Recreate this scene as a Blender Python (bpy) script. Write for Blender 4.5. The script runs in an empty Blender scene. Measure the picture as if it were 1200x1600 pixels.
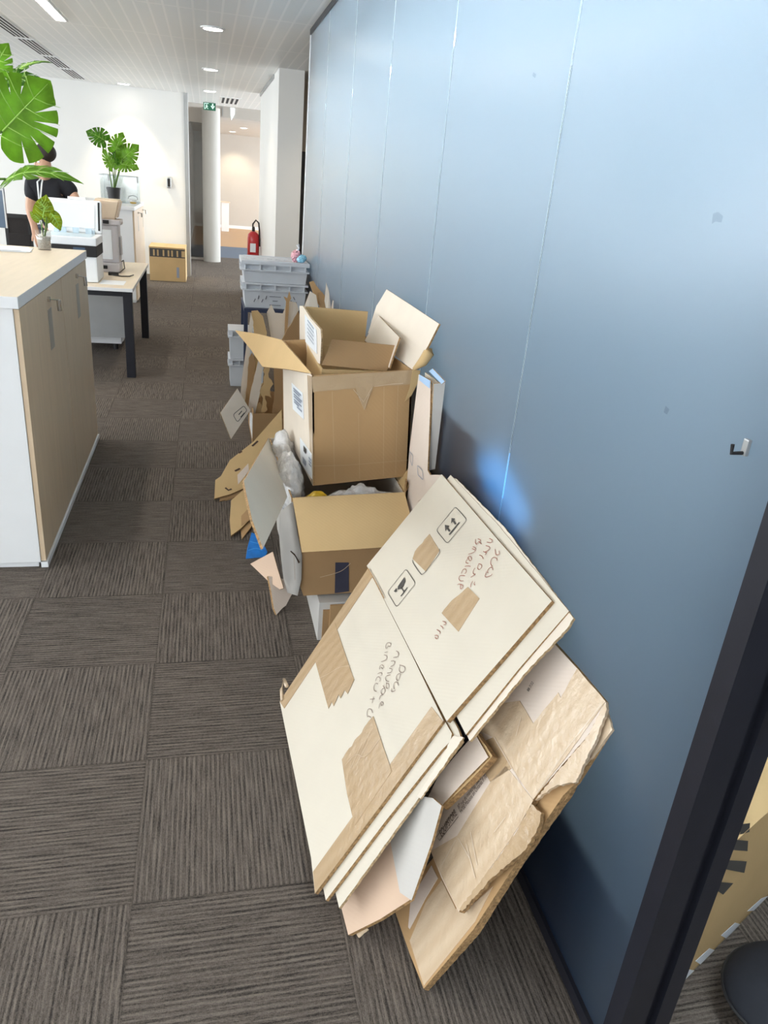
import bpy, bmesh, math, random
from mathutils import Vector, Matrix
random.seed(7)
SC = bpy.context.scene
COL = SC.collection

# ------------------------------------------------------------------ camera, light, exposure
F_PX, CAM_H = 1166.06, 1.65474
PITCH, ROLL, YAW = 0.41034949, -0.09167107, 0.25160167
fwd = Vector((math.sin(YAW)*math.cos(PITCH), math.cos(YAW)*math.cos(PITCH), -math.sin(PITCH)))
r0 = Vector((math.cos(YAW), -math.sin(YAW), 0)); d0 = fwd.cross(r0)
cr = math.cos(ROLL)*r0 + math.sin(ROLL)*d0
cd = -math.sin(ROLL)*r0 + math.cos(ROLL)*d0
EYE = Vector((0, 0, CAM_H))
cam = bpy.data.cameras.new('camera'); camo = bpy.data.objects.new('camera', cam); COL.objects.link(camo)
cam.sensor_fit = 'VERTICAL'; cam.sensor_height = 36.0; cam.lens = 36.0*F_PX/1600.0
cam.clip_start = 0.05; cam.clip_end = 200
camo.matrix_world = Matrix(((cr.x, -cd.x, -fwd.x, EYE.x), (cr.y, -cd.y, -fwd.y, EYE.y), (cr.z, -cd.z, -fwd.z, EYE.z), (0, 0, 0, 1)))
SC.camera = camo
SC.view_settings.view_transform = 'Standard'
SC.view_settings.look = 'None'
SC.view_settings.gamma = 1.0
SC.view_settings.use_curve_mapping = False
SC.view_settings.exposure = 0.38
world = bpy.data.worlds.new('sky'); SC.world = world; world.use_nodes = True
bg = world.node_tree.nodes['Background']
bg.inputs[0].default_value = (0.90, 0.955, 1.0, 1); bg.inputs[1].default_value = 6.2
LINEAR_LAMP = 24.0
DOWNLIGHT = 18.0
SIDE_LAMP = 40.0  # strength of the added strip behind the glass

def portal(name, loc, rot, sx, sy):
    l = bpy.data.lights.new(name, 'AREA'); l.shape = 'RECTANGLE'; l.size = sx; l.size_y = sy
    l.cycles.is_portal = True
    o = bpy.data.objects.new(name, l); COL.objects.link(o); o.location = loc; o.rotation_euler = rot
portal('window_light_left', (-6.95, 5, 1.75), (0, math.radians(-90), 0), 1.6, 16)
portal('window_light_behind', (-4.3, -2.95, 1.75), (math.radians(90), 0, 0), 5.4, 1.7)

def spot(name, loc, target, power, size, blend, col):
    l = bpy.data.lights.new(name, 'SPOT'); l.energy = power; l.spot_size = math.radians(size); l.spot_blend = blend
    l.color = col; l.shadow_soft_size = 0.04
    o = bpy.data.objects.new(name, l); COL.objects.link(o); o.location = loc
    o.rotation_euler = (Vector(target)-Vector(loc)).to_track_quat('-Z', 'Y').to_euler()
spot('wall_washer_light', (-1.15, 13.02, 2.66), (-1.15, 13.25, 0.8), 90, 80, 0.8, (1.0, 0.86, 0.62))
spot('far_room_light', (0.85, 25.3, 2.62), (0.95, 25.95, 0.8), 60, 95, 0.8, (1.0, 0.84, 0.6))

# ------------------------------------------------------------------ rays through the photograph
def ray(u, v):
    return cr*((u-600)/F_PX) + cd*((v-800)/F_PX) + fwd
def at(u, v, x=None, y=None, z=None):
    d = ray(u, v)
    if x is not None: t = (x-EYE.x)/d.x
    elif y is not None: t = (y-EYE.y)/d.y
    else: t = (z-EYE.z)/d.z
    return EYE + d*t
class Plane:
    def __init__(s, p, n):
        s.p = Vector(p); s.n = Vector(n).normalized()
        if (EYE-s.p).dot(s.n) < 0: s.n = -s.n
    def __call__(s, u, v, off=0.0):
        d = ray(u, v); q = s.p + s.n*off
        return EYE + d*((q-EYE).dot(s.n)/d.dot(s.n))
    def shift(s, k): return Plane(s.p - s.n*k, s.n)
def plane3(a, b, c):
    a, b, c = Vector(a), Vector(b), Vector(c); return Plane(a, (b-a).cross(c-a))

# ------------------------------------------------------------------ materials
MATS = {}
def nodes(name):
    m = bpy.data.materials.new(name); m.use_nodes = True
    nt = m.node_tree; return m, nt, nt.nodes, nt.links, nt.nodes['Principled BSDF']
def mat(name, col, rough=0.6, metal=0.0, var=0.06, scale=8.0, bump=0.0, bscale=200.0, stretch=(1, 1, 1), coat=0.0, spec=0.5, transl=0.0):
    if name in MATS: return MATS[name]
    m, nt, N, L, P = nodes(name)
    P.inputs['Roughness'].default_value = rough; P.inputs['Metallic'].default_value = metal
    P.inputs['Coat Weight'].default_value = coat; P.inputs['Specular IOR Level'].default_value = spec
    tc = N.new('ShaderNodeTexCoord'); mp = N.new('ShaderNodeMapping'); mp.inputs['Scale'].default_value = stretch
    L.new(tc.outputs['Object'], mp.inputs['Vector'])
    nz = N.new('ShaderNodeTexNoise'); nz.inputs['Scale'].default_value = scale; nz.inputs['Detail'].default_value = 4
    L.new(mp.outputs[0], nz.inputs['Vector'])
    rp = N.new('ShaderNodeValToRGB'); e = rp.color_ramp.elements
    e[0].position = 0.3; e[1].position = 0.7
    e[0].color = (*[c*(1-var) for c in col], 1); e[1].color = (*[min(1, c*(1+var)) for c in col], 1)
    L.new(nz.outputs['Fac'], rp.inputs[0]); L.new(rp.outputs[0], P.inputs['Base Color'])
    if bump:
        n2 = N.new('ShaderNodeTexNoise'); n2.inputs['Scale'].default_value = bscale; L.new(mp.outputs[0], n2.inputs['Vector'])
        b = N.new('ShaderNodeBump'); b.inputs['Strength'].default_value = bump; b.inputs['Distance'].default_value = 0.004
        L.new(n2.outputs['Fac'], b.inputs['Height']); L.new(b.outputs[0], P.inputs['Normal'])
    if transl:
        t = N.new('ShaderNodeBsdfTranslucent'); L.new(rp.outputs[0], t.inputs[0])
        mx = N.new('ShaderNodeMixShader'); mx.inputs[0].default_value = transl
        L.new(P.outputs[0], mx.inputs[1]); L.new(t.outputs[0], mx.inputs[2])
        L.new(mx.outputs[0], N['Material Output'].inputs[0])
    MATS[name] = m; return m
def emit(name, col, k):
    m, nt, N, L, P = nodes(name)
    P.inputs['Base Color'].default_value = (*col, 1)
    P.inputs['Emission Color'].default_value = (*col, 1); P.inputs['Emission Strength'].default_value = k
    return m
def clear(name, col=(1, 1, 1), rough=0.05, fac=0.12):
    m, nt, N, L, P = nodes(name)
    t = N.new('ShaderNodeBsdfTransparent'); t.inputs[0].default_value = (*col, 1)
    g = N.new('ShaderNodeBsdfGlossy'); g.inputs['Roughness'].default_value = rough
    mx = N.new('ShaderNodeMixShader'); mx.inputs[0].default_value = fac
    L.new(t.outputs[0], mx.inputs[1]); L.new(g.outputs[0], mx.inputs[2]); L.new(mx.outputs[0], N['Material Output'].inputs[0])
    return m

def math_node(N, L, op, a, b=None):
    n = N.new('ShaderNodeMath'); n.operation = op
    for i, q in enumerate((a, b)):
        if q is None: continue
        if isinstance(q, (int, float)): n.inputs[i].default_value = q
        else: L.new(q, n.inputs[i])
    return n.outputs[0]

def carpet():
    m, nt, N, L, P = nodes('carpet tiles')
    P.inputs['Roughness'].default_value = 0.95; P.inputs['Specular IOR Level'].default_value = 0.15
    tc = N.new('ShaderNodeTexCoord'); sp = N.new('ShaderNodeSeparateXYZ'); L.new(tc.outputs['Object'], sp.inputs[0])
    M = lambda op, a, b=None: math_node(N, L, op, a, b)
    x = M('MULTIPLY', M('ADD', sp.outputs[0], 0.19364), 2.0); y = M('MULTIPLY', M('SUBTRACT', sp.outputs[1], 1.36203), 2.0)
    ix = M('FLOOR', x); iy = M('FLOOR', y)
    par = M('FLOORED_MODULO', M('ADD', ix, iy), 2.0)          # 0: stripes run along y
    fx = M('FRACT', x); fy = M('FRACT', y)
    mixf = lambda a, b: M('ADD', M('MULTIPLY', a, M('SUBTRACT', 1.0, par)), M('MULTIPLY', b, par))
    across = mixf(fx, fy); along = mixf(fy, fx)
    tid = M('ADD', M('MULTIPLY', ix, 3.17), M('MULTIPLY', iy, 7.31))
    def noise(ka, kl, det=2.0):
        cb = N.new('ShaderNodeCombineXYZ'); L.new(M('MULTIPLY', across, ka), cb.inputs[0]); L.new(M('MULTIPLY', along, kl), cb.inputs[1]); L.new(tid, cb.inputs[2])
        nz = N.new('ShaderNodeTexNoise'); nz.inputs['Scale'].default_value = 1.0; nz.inputs['Detail'].default_value = det
        L.new(cb.outputs[0], nz.inputs['Vector']); return nz.outputs['Fac']
    n1 = noise(110, 5.0); n2 = noise(170, 60.0); n3 = noise(230, 230.0, 3)
    sw = M('SINE', M('MULTIPLY', across, 2*math.pi*36))
    h = M('ADD', M('ADD', M('MULTIPLY', n1, 0.60), M('MULTIPLY', n2, 0.35)), M('ADD', M('MULTIPLY', sw, 0.085), M('MULTIPLY', n3, 0.38)))
    rp = N.new('ShaderNodeValToRGB'); e = rp.color_ramp.elements
    e[0].position = 0.45; e[0].color = (0.034, 0.029, 0.026, 1); e[1].position = 0.86; e[1].color = (0.205, 0.172, 0.146, 1)
    L.new(h, rp.inputs[0])
    edge = M('MINIMUM', M('MINIMUM', fx, M('SUBTRACT', 1.0, fx)), M('MINIMUM', fy, M('SUBTRACT', 1.0, fy)))
    ef = M('ADD', 0.72, M('MULTIPLY', M('MINIMUM', M('MULTIPLY', edge, 90.0), 1.0), 0.28))
    tv = N.new('ShaderNodeTexWhiteNoise'); tv.noise_dimensions = '1D'; L.new(tid, tv.inputs['W'])
    ef = M('MULTIPLY', ef, M('ADD', 0.93, M('MULTIPLY', tv.outputs['Value'], 0.12)))
    mx = N.new('ShaderNodeVectorMath'); mx.operation = 'SCALE'; L.new(rp.outputs[0], mx.inputs[0]); L.new(ef, mx.inputs['Scale'])
    L.new(mx.outputs[0], P.inputs['Base Color'])
    b = N.new('ShaderNodeBump'); b.inputs['Strength'].default_value = 0.5; b.inputs['Distance'].default_value = 0.004
    L.new(h, b.inputs['Height']); L.new(b.outputs[0], P.inputs['Normal'])
    return m
def ceiling_mat():
    m, nt, N, L, P = nodes('ceiling metal panels')
    P.inputs['Roughness'].default_value = 0.42; P.inputs['Specular IOR Level'].default_value = 0.4
    tc = N.new('ShaderNodeTexCoord'); sp = N.new('ShaderNodeSeparateXYZ'); L.new(tc.outputs['Object'], sp.inputs[0])
    M = lambda op, a, b=None: math_node(N, L, op, a, b)
    fx = M('FRACT', M('MULTIPLY', M('ADD', sp.outputs[0], 10.29), 9.7)); fy = M('FRACT', M('DIVIDE', M('SUBTRACT', sp.outputs[1], 7.93-14.3), 1.43))
    lx = M('LESS_THAN', fx, 0.16); ly = M('LESS_THAN', fy, 0.022)
    ln = M('MAXIMUM', lx, ly)
    mx = N.new('ShaderNodeMix'); mx.data_type = 'RGBA'; L.new(ln, mx.inputs[0])
    mx.inputs[6].default_value = (0.83, 0.85, 0.84, 1); mx.inputs[7].default_value = (0.95, 0.955, 0.94, 1)
    L.new(mx.outputs[2], P.inputs['Base Color']); return m
def frosted():
    m, nt, N, L, P = nodes('frosted blue glass')
    d = N.new('ShaderNodeBsdfDiffuse'); d.inputs[0].default_value = (0.03, 0.055, 0.13, 1)
    t = N.new('ShaderNodeBsdfTranslucent'); t.inputs[0].default_value = (0.395, 0.505, 0.585, 1)
    nz = N.new('ShaderNodeTexNoise'); nz.inputs['Scale'].default_value = 900; nz.inputs['Detail'].default_value = 1
    g = N.new('ShaderNodeBsdfGlossy'); g.inputs['Roughness'].default_value = 0.27; g.inputs[0].default_value = (0.95, 0.95, 0.95, 1)
    b = N.new('ShaderNodeBump'); b.inputs['Strength'].default_value = 0.06; b.inputs['Distance'].default_value = 0.001
    L.new(nz.outputs[0], b.inputs['Height']); L.new(b.outputs[0], g.inputs['Normal'])
    m1 = N.new('ShaderNodeMixShader'); m1.inputs[0].default_value = 0.8; L.new(d.outputs[0], m1.inputs[1]); L.new(t.outputs[0], m1.inputs[2])
    fr = N.new('ShaderNodeFresnel'); fr.inputs[0].default_value = 1.6
    m2 = N.new('ShaderNodeMixShader'); L.new(fr.outputs[0], m2.inputs[0]); L.new(m1.outputs[0], m2.inputs[1]); L.new(g.outputs[0], m2.inputs[2])
    L.new(m2.outputs[0], N['Material Output'].inputs[0]); return m
def board_mat(name, col, flute=0.05, rough=0.72, var=0.05):
    """cardboard: paper colour, faint mottling, faint flutes"""
    m, nt, N, L, P = nodes(name)
    P.inputs['Roughness'].default_value = rough; P.inputs['Specular IOR Level'].default_value = 0.3
    tc = N.new('ShaderNodeTexCoord')
    nz = N.new('ShaderNodeTexNoise'); nz.inputs['Scale'].default_value = 5; nz.inputs['Detail'].default_value = 6; L.new(tc.outputs['Object'], nz.inputs['Vector'])
    rp = N.new('ShaderNodeValToRGB'); e = rp.color_ramp.elements; e[0].position = 0.3; e[1].position = 0.72
    e[0].color = (*[c*(1-var) for c in col], 1); e[1].color = (*[min(1, c*(1+var)) for c in col], 1)
    L.new(nz.outputs[0], rp.inputs[0]); L.new(rp.outputs[0], P.inputs['Base Color'])
    wv = N.new('ShaderNodeTexWave'); wv.inputs['Scale'].default_value = 38; wv.inputs['Distortion'].default_value = 0.6; wv.bands_direction = 'DIAGONAL'
    L.new(tc.outputs['Object'], wv.inputs['Vector'])
    b = N.new('ShaderNodeBump'); b.inputs['Strength'].default_value = flute; b.inputs['Distance'].default_value = 0.003
    L.new(wv.outputs['Fac'], b.inputs['Height']); L.new(b.outputs[0], P.inputs['Normal'])
    return m
def tape_mat(name, col, c2):
    m, nt, N, L, P = nodes(name)
    P.inputs['Roughness'].default_value = 0.22; P.inputs['Coat Weight'].default_value = 0.4
    tc = N.new('ShaderNodeTexCoord')
    wv = N.new('ShaderNodeTexWave'); wv.inputs['Scale'].default_value = 7; wv.inputs['Distortion'].default_value = 2.5; wv.inputs['Detail'].default_value = 1; wv.bands_direction = 'Y'
    L.new(tc.outputs['Object'], wv.inputs['Vector'])
    mx = N.new('ShaderNodeMix'); mx.data_type = 'RGBA'; L.new(wv.outputs['Fac'], mx.inputs[0]); mx.inputs[6].default_value = (*col, 1); mx.inputs[7].default_value = (*c2, 1)
    L.new(mx.outputs[2], P.inputs['Base Color'])
    nz = N.new('ShaderNodeTexNoise'); nz.inputs['Scale'].default_value = 45; nz.inputs['Detail'].default_value = 4; L.new(tc.outputs['Object'], nz.inputs['Vector'])
    b = N.new('ShaderNodeBump'); b.inputs['Strength'].default_value = 0.55; b.inputs['Distance'].default_value = 0.006
    L.new(nz.outputs[0], b.inputs['Height']); L.new(b.outputs[0], P.inputs['Normal'])
    return m

m_carpet = carpet(); m_ceil = ceiling_mat(); m_frost = frosted()
m_paint = mat('white wall paint', (0.80, 0.80, 0.78), 0.7, var=0.015, scale=2)
m_beige = mat('beige wall paint', (0.66, 0.56, 0.46), 0.75, var=0.02, scale=2)
m_greywall = mat('grey wall paint', (0.50, 0.47, 0.43), 0.75, var=0.02, scale=2)
m_column = mat('column paint', (0.44, 0.43, 0.40), 0.55, var=0.02, scale=2)
m_black = mat('black powder coat', (0.012, 0.013, 0.02), 0.42, var=0.1, scale=30, bump=0.03)
m_alu = mat('grey aluminium', (0.42, 0.43, 0.43), 0.4, 0.6, var=0.04)
m_white = mat('white laminate', (0.80, 0.81, 0.82), 0.38, var=0.012)
m_oak = mat('pale oak laminate', (0.66, 0.51, 0.35), 0.42, var=0.05, scale=6, stretch=(6, 6, 0.5))
m_oaktop = mat('pale oak top laminate', (0.74, 0.63, 0.48), 0.35, var=0.04, scale=6, stretch=(6, 0.6, 6))
m_woodfloor = mat('wood floor', (0.46, 0.27, 0.12), 0.4, var=0.12, scale=5, stretch=(1, 8, 1))
m_bluefloor = mat('blue carpet', (0.10, 0.13, 0.18), 0.95, var=0.15, scale=60)
m_kraft = board_mat('kraft cardboard', (0.46, 0.29, 0.14))
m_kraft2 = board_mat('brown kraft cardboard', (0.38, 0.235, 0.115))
m_kraft3 = board_mat('golden kraft cardboard', (0.60, 0.42, 0.21))
m_cream = board_mat('cream lined cardboard', (0.65, 0.595, 0.50), 0.02, 0.55, 0.025)
m_pale = board_mat('pale lined cardboard', (0.74, 0.66, 0.56), 0.03)
m_pink = board_mat('pinkish cardboard', (0.64, 0.47, 0.35), 0.03)
m_pinkpale = board_mat('pale pinkish cardboard', (0.70, 0.60, 0.52), 0.03)
m_greyboard = board_mat('grey white cardboard', (0.58, 0.56, 0.53), 0.02, 0.5)
m_edge = mat('cut cardboard edge', (0.33, 0.20, 0.09), 0.9, var=0.45, scale=130, bump=0.6, bscale=160)
m_edgepale = mat('cut pale cardboard edge', (0.46, 0.33, 0.19), 0.9, var=0.4, scale=130, bump=0.6, bscale=160)
m_tape = tape_mat('brown packing tape', (0.46, 0.325, 0.19), (0.50, 0.36, 0.22))
m_tapepale = tape_mat('clear packing tape', (0.60, 0.455, 0.31), (0.655, 0.515, 0.365))
m_tapeglint = mat('creased tape', (0.72, 0.62, 0.50), 0.12, coat=0.6)
m_tapedark = mat('dark grey tape', (0.05, 0.05, 0.075), 0.35, var=0.15)
m_ink = mat('black print', (0.07, 0.065, 0.06), 0.7)
m_inkbrown = mat('brown print', (0.07, 0.035, 0.018), 0.7)
m_redpen = mat('red brown pen', (0.36, 0.14, 0.10), 0.7)
m_greypen = mat('grey brown pen', (0.26, 0.19, 0.16), 0.7)
m_label = mat('white paper label', (0.82, 0.86, 0.9), 0.5, var=0.01)
m_labelink = mat('grey label print', (0.30, 0.34, 0.42), 0.6)
m_bubble = mat('bubble wrap', (0.80, 0.79, 0.79), 0.14, var=0.10, scale=26, bump=0.8, bscale=70, coat=0.8, transl=0.3)
for _n in m_bubble.node_tree.nodes:
    if _n.type == 'BUMP': _n.inputs['Distance'].default_value = 0.010
m_yellow = mat('yellow plastic', (0.60, 0.38, 0.02), 0.3, var=0.2, scale=30, bump=0.4, bscale=40)
m_blue = mat('blue plastic', (0.01, 0.16, 0.52), 0.35, var=0.2, scale=25, bump=0.5, bscale=30)
m_crate = mat('grey crate plastic', (0.54, 0.57, 0.61), 0.5, var=0.03)
m_navy = mat('navy painted steel', (0.02, 0.03, 0.07), 0.45)
m_red = mat('red enamel', (0.50, 0.015, 0.02), 0.3, coat=0.3)
m_rubber = mat('black rubber', (0.015, 0.015, 0.016), 0.55)
m_green = mat('monstera leaf', (0.25, 0.50, 0.045), 0.38, var=0.3, scale=14, bump=0.2, bscale=30, transl=0.3)
m_green2 = mat('dark monstera leaf', (0.12, 0.32, 0.03), 0.35, var=0.35, scale=14, bump=0.2, bscale=30, transl=0.22)
m_lime = mat('lime leaf', (0.36, 0.46, 0.03), 0.4, var=0.3, scale=30, transl=0.35)
m_vein = mat('pale leaf vein', (0.33, 0.56, 0.10), 0.45)
m_stem = mat('green stem', (0.10, 0.20, 0.03), 0.5)
m_pot = mat('black plastic pot', (0.02, 0.021, 0.023), 0.45)
m_soil = mat('dark soil', (0.03, 0.02, 0.012), 0.95, var=0.4, scale=90, bump=0.8)
m_skin = mat('skin', (0.62, 0.38, 0.27), 0.5, var=0.05, scale=20)
m_hair = mat('dark hair', (0.018, 0.012, 0.010), 0.6, var=0.4, scale=90, bump=0.6, bscale=200)
m_tshirt = mat('black cotton', (0.012, 0.014, 0.021), 0.85, var=0.15, scale=20, bump=0.2, bscale=40)
m_jeans = mat('navy denim', (0.018, 0.03, 0.06), 0.85, var=0.15, scale=60)
m_printer = mat('white printer plastic', (0.76, 0.80, 0.84), 0.35, var=0.01)
m_printer2 = mat('pale blue printer interior', (0.50, 0.62, 0.70), 0.35, var=0.1, scale=30)
m_glassbed = mat('scanner white pad', (0.68, 0.73, 0.77), 0.25, var=0.01)
m_device = mat('grey machine plastic', (0.50, 0.48, 0.50), 0.4, var=0.02)
m_hopper = mat('beige translucent hopper', (0.88, 0.74, 0.58), 0.25, var=0.05, transl=0.2)
m_screen = mat('dark screen', (0.06, 0.10, 0.16), 0.2)
m_mesh = mat('black chair mesh', (0.022, 0.018, 0.017), 0.8, var=0.3, scale=150)
m_lampglow = emit('linear lamp diffuser', (1.0, 0.94, 0.84), LINEAR_LAMP)
m_downglow = emit('downlight diffuser', (1.0, 0.95, 0.86), DOWNLIGHT)
m_exit = emit('exit sign green', (0.01, 0.10, 0.055), 0.35)
m_exitw = emit('exit sign pictogram', (0.7, 0.95, 0.85), 0.35)
m_clear = clear('clear glass'); m_clearplastic = clear('clear plastic box', (0.93, 0.96, 0.97), 0.15, 0.18)
m_glassback = clear('glass back face', (0.96, 0.98, 1.0), 0.05, 0.04)
m_steel = mat('polished steel', (0.62, 0.60, 0.57), 0.25, 1.0)
m_handle = mat('grey handle inlay', (0.42, 0.38, 0.32), 0.4, 0.3)
m_cable = mat('black cable', (0.02, 0.018, 0.016), 0.5)
m_slot = mat('dark slot', (0.015, 0.015, 0.017), 0.8)
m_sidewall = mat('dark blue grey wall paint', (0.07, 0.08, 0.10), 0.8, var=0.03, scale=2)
m_darkglass = mat('dark tinted glass', (0.022, 0.024, 0.026), 0.12, var=0.2, scale=3)
m_darkdoor = mat('dark door', (0.05, 0.05, 0.055), 0.4)

# ------------------------------------------------------------------ mesh helpers (all in world coordinates)
def world_base(p):
    v = Vector((0, 0, 0))
    while p is not None: v += p.location; p = p.parent
    return v
def obj(name, bm, mats, parent=None, smooth=False, base=None):
    me = bpy.data.meshes.new(name)
    b = world_base(parent)
    if parent is None and base is not None: b = Vector(base)
    bmesh.ops.translate(bm, verts=bm.verts, vec=-b)
    bmesh.ops.recalc_face_normals(bm, faces=bm.faces)
    if smooth:
        for f in bm.faces: f.smooth = True
    bm.to_mesh(me); bm.free()
    for m in (mats if isinstance(mats, (list, tuple)) else [mats]): me.materials.append(m)
    o = bpy.data.objects.new(name, me); COL.objects.link(o)
    if parent is not None: o.parent = parent
    elif base is not None: o.location = base
    return o
def tag(o, label=None, cat=None, group=None, kind=None):
    if label: o['label'] = label
    if cat: o['category'] = cat
    if group: o['group'] = group
    if kind: o['kind'] = kind
    return o
def thing(name, label, cat, loc, group=None):
    o = bpy.data.objects.new(name, None); COL.objects.link(o); o.location = loc; o.empty_display_size = 0.1
    return tag(o, label, cat, group)
def struct(name, bm, m, parent=None):
    o = obj(name, bm, m, parent)
    if parent is None: o['kind'] = 'structure'
    return o
def copy_tree(o, parent=None):
    c = o.copy(); COL.objects.link(c)
    if parent is not None: c.parent = parent
    for ch in list(o.children): copy_tree(ch, c)
    return c
def add_box(bm, a, b, mi=0):
    x0, y0, z0 = a; x1, y1, z1 = b
    v = [bm.verts.new(p) for p in ((x0, y0, z0), (x1, y0, z0), (x1, y1, z0), (x0, y1, z0), (x0, y0, z1), (x1, y0, z1), (x1, y1, z1), (x0, y1, z1))]
    fs = [bm.faces.new([v[i] for i in q]) for q in ((0, 3, 2, 1), (4, 5, 6, 7), (0, 1, 5, 4), (1, 2, 6, 5), (2, 3, 7, 6), (3, 0, 4, 7))]
    for f in fs: f.material_index = mi
    return fs
def box(a, b, bevel=0.0, seg=2):
    bm = bmesh.new(); add_box(bm, a, b)
    if bevel: bmesh.ops.bevel(bm, geom=bm.edges[:], offset=bevel, segments=seg, affect='EDGES', profile=0.7)
    return bm
def boxes(*pairs):
    bm = bmesh.new()
    for a, b in pairs: add_box(bm, a, b)
    return bm
def add_hexa(bm, lo, hi, mi=0):
    """solid between two quads of points"""
    v = [bm.verts.new(p) for p in list(lo)+list(hi)]; n = len(lo)
    bm.faces.new(v[:n]).material_index = mi; bm.faces.new(v[n:]).material_index = mi
    for i in range(n): bm.faces.new((v[i], v[(i+1) % n], v[n+(i+1) % n], v[n+i])).material_index = mi
def sheet(pts, thick, bm=None, back=None):
    """polygon with thickness away from the viewer; slot 0 faces, slot 1 cut edge"""
    if bm is None: bm = bmesh.new()
    pts = [Vector(p) for p in pts]
    n = Vector((0, 0, 0))
    for i in range(len(pts)):
        n += (pts[i]-pts[0]).cross(pts[(i+1) % len(pts)]-pts[0])
    n.normalize()
    c = sum(pts, Vector())/len(pts)
    if (EYE-c).dot(n) < 0: n = -n
    if back is not None: n = -Vector(back).normalized()
    f = [bm.verts.new(p) for p in pts]; k = [bm.verts.new(p - n*thick) for p in pts]
    bm.faces.new(f); bm.faces.new(k[::-1])
    m = len(pts)
    for i in range(m):
        e = bm.faces.new((f[i], f[(i+1) % m], k[(i+1) % m], k[i])); e.material_index = 1
    return bm
def jag(px, amp=2.0, step=10, edges=None):
    """tear the outline of a polygon given in photo pixels"""
    out = []
    for i in range(len(px)):
        a, b = px[i], px[(i+1) % len(px)]; out.append(a)
        if edges is not None and i not in edges: continue
        n = int(math.dist(a, b)/step)
        amp_ = amp*.7; dx, dy = b[0]-a[0], b[1]-a[1]; l = math.hypot(dx, dy)
        for j in range(1, n):
            t = j/n; r = random.uniform(-amp_, amp_)
            out.append((a[0]+dx*t - dy/l*r, a[1]+dy*t + dx/l*r))
    return out
def psheet(name, px, pl, thick, mats, parent, off=0.0, floor=True, base=None):
    pts = []
    for u, v in px:
        p = pl(u, v, off)
        if floor and p.z < 0.003: p.z = 0.003
        pts.append(p)
    return obj(name, sheet(pts, thick), mats, parent, base=base)
def strokes(name, lines, pl, width, m, parent, off=0.0022, closed=False):
    """flat pen lines lying on a plane"""
    bm = bmesh.new()
    for ln in lines:
        p = [pl(u, v, off) for u, v in ln]
        if closed: p = p + [p[0]]
        vs = []
        for i in range(len(p)):
            d = (p[min(i+1, len(p)-1)]-p[max(i-1, 0)])
            if closed and i in (0, len(p)-1): d = p[1]-p[-2]
            s = d.cross(pl.n).normalized()*width/2
            vs.append((bm.verts.new(p[i]-s), bm.verts.new(p[i]+s)))
        for i in range(len(vs)-1): bm.faces.new((vs[i][0], vs[i][1], vs[i+1][1], vs[i+1][0]))
    return obj(name, bm, m, parent)
def smooth_line(p, closed=False, it=2):
    for _ in range(it):
        q = [] if closed else [p[0]]
        n = len(p) if closed else len(p)-1
        for i in range(n):
            a, b = p[i], p[(i+1) % len(p)]
            q += [(a[0]*.75+b[0]*.25, a[1]*.75+b[1]*.25), (a[0]*.25+b[0]*.75, a[1]*.25+b[1]*.75)]
        if not closed: q.append(p[-1])
        p = q
    return p
def round_poly(p, r=0.22, n=5):
    out = []
    for i in range(len(p)):
        a, b, c = p[i-1], p[i], p[(i+1) % len(p)]
        l = min(math.dist(a, b), math.dist(b, c))*r
        pa = [b[k]+(a[k]-b[k])*l/math.dist(a, b) for k in (0, 1)]; pc = [b[k]+(c[k]-b[k])*l/math.dist(c, b) for k in (0, 1)]
        for j in range(n+1):
            t = j/n; out.append(tuple((1-t)**2*pa[k]+2*t*(1-t)*b[k]+t*t*pc[k] for k in (0, 1)))
    return out
def tube(pts, r, n=8, bm=None, cap=True):
    if bm is None: bm = bmesh.new()
    pts = [Vector(p) for p in pts]; rings = []
    rr = r if isinstance(r, (list, tuple)) else [r]*len(pts)
    up = Vector((0.31, 0.17, 0.93))
    for i, p in enumerate(pts):
        d = (pts[min(i+1, len(pts)-1)]-pts[max(i-1, 0)]).normalized()
        a = d.cross(up)
        if a.length < 1e-3: a = d.cross(Vector((1, 0, 0)))
        a.normalize(); b = d.cross(a)
        rings.append([bm.verts.new(p+(a*math.cos(t)+b*math.sin(t))*rr[i]) for t in [2*math.pi*k/n for k in range(n)]])
    for i in range(len(rings)-1):
        for k in range(n): bm.faces.new((rings[i][k], rings[i][(k+1) % n], rings[i+1][(k+1) % n], rings[i+1][k]))
    if cap: bm.faces.new(rings[0][::-1]); bm.faces.new(rings[-1])
    return bm
def lathe(c, prof, n=28, bm=None, sx=1.0, sy=1.0):
    """profile of (radius, z) around a vertical axis at c"""
    if bm is None: bm = bmesh.new()
    c = Vector(c); rings = []
    for r, z in prof:
        rings.append([bm.verts.new(c+Vector((sx*r*math.cos(2*math.pi*k/n), sy*r*math.sin(2*math.pi*k/n), z))) for k in range(n)])
    for i in range(len(rings)-1):
        for k in range(n): bm.faces.new((rings[i][k], rings[i][(k+1) % n], rings[i+1][(k+1) % n], rings[i+1][k]))
    if prof[0][0] > 1e-5: bm.faces.new(rings[0][::-1])
    if prof[-1][0] > 1e-5: bm.faces.new(rings[-1])
    bmesh.ops.remove_doubles(bm, verts=bm.verts, dist=1e-6)
    return bm
def text_bm(s, size):
    cu = bpy.data.curves.new('lettering', 'FONT'); cu.body = s; cu.size = size
    o = bpy.data.objects.new('lettering', cu); COL.objects.link(o)
    dg = bpy.context.evaluated_depsgraph_get(); dg.update()
    me = bpy.data.meshes.new_from_object(o.evaluated_get(dg))
    bm = bmesh.new(); bm.from_mesh(me)
    bpy.data.objects.remove(o); bpy.data.curves.remove(cu); bpy.data.meshes.remove(me)
    return bm
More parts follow.
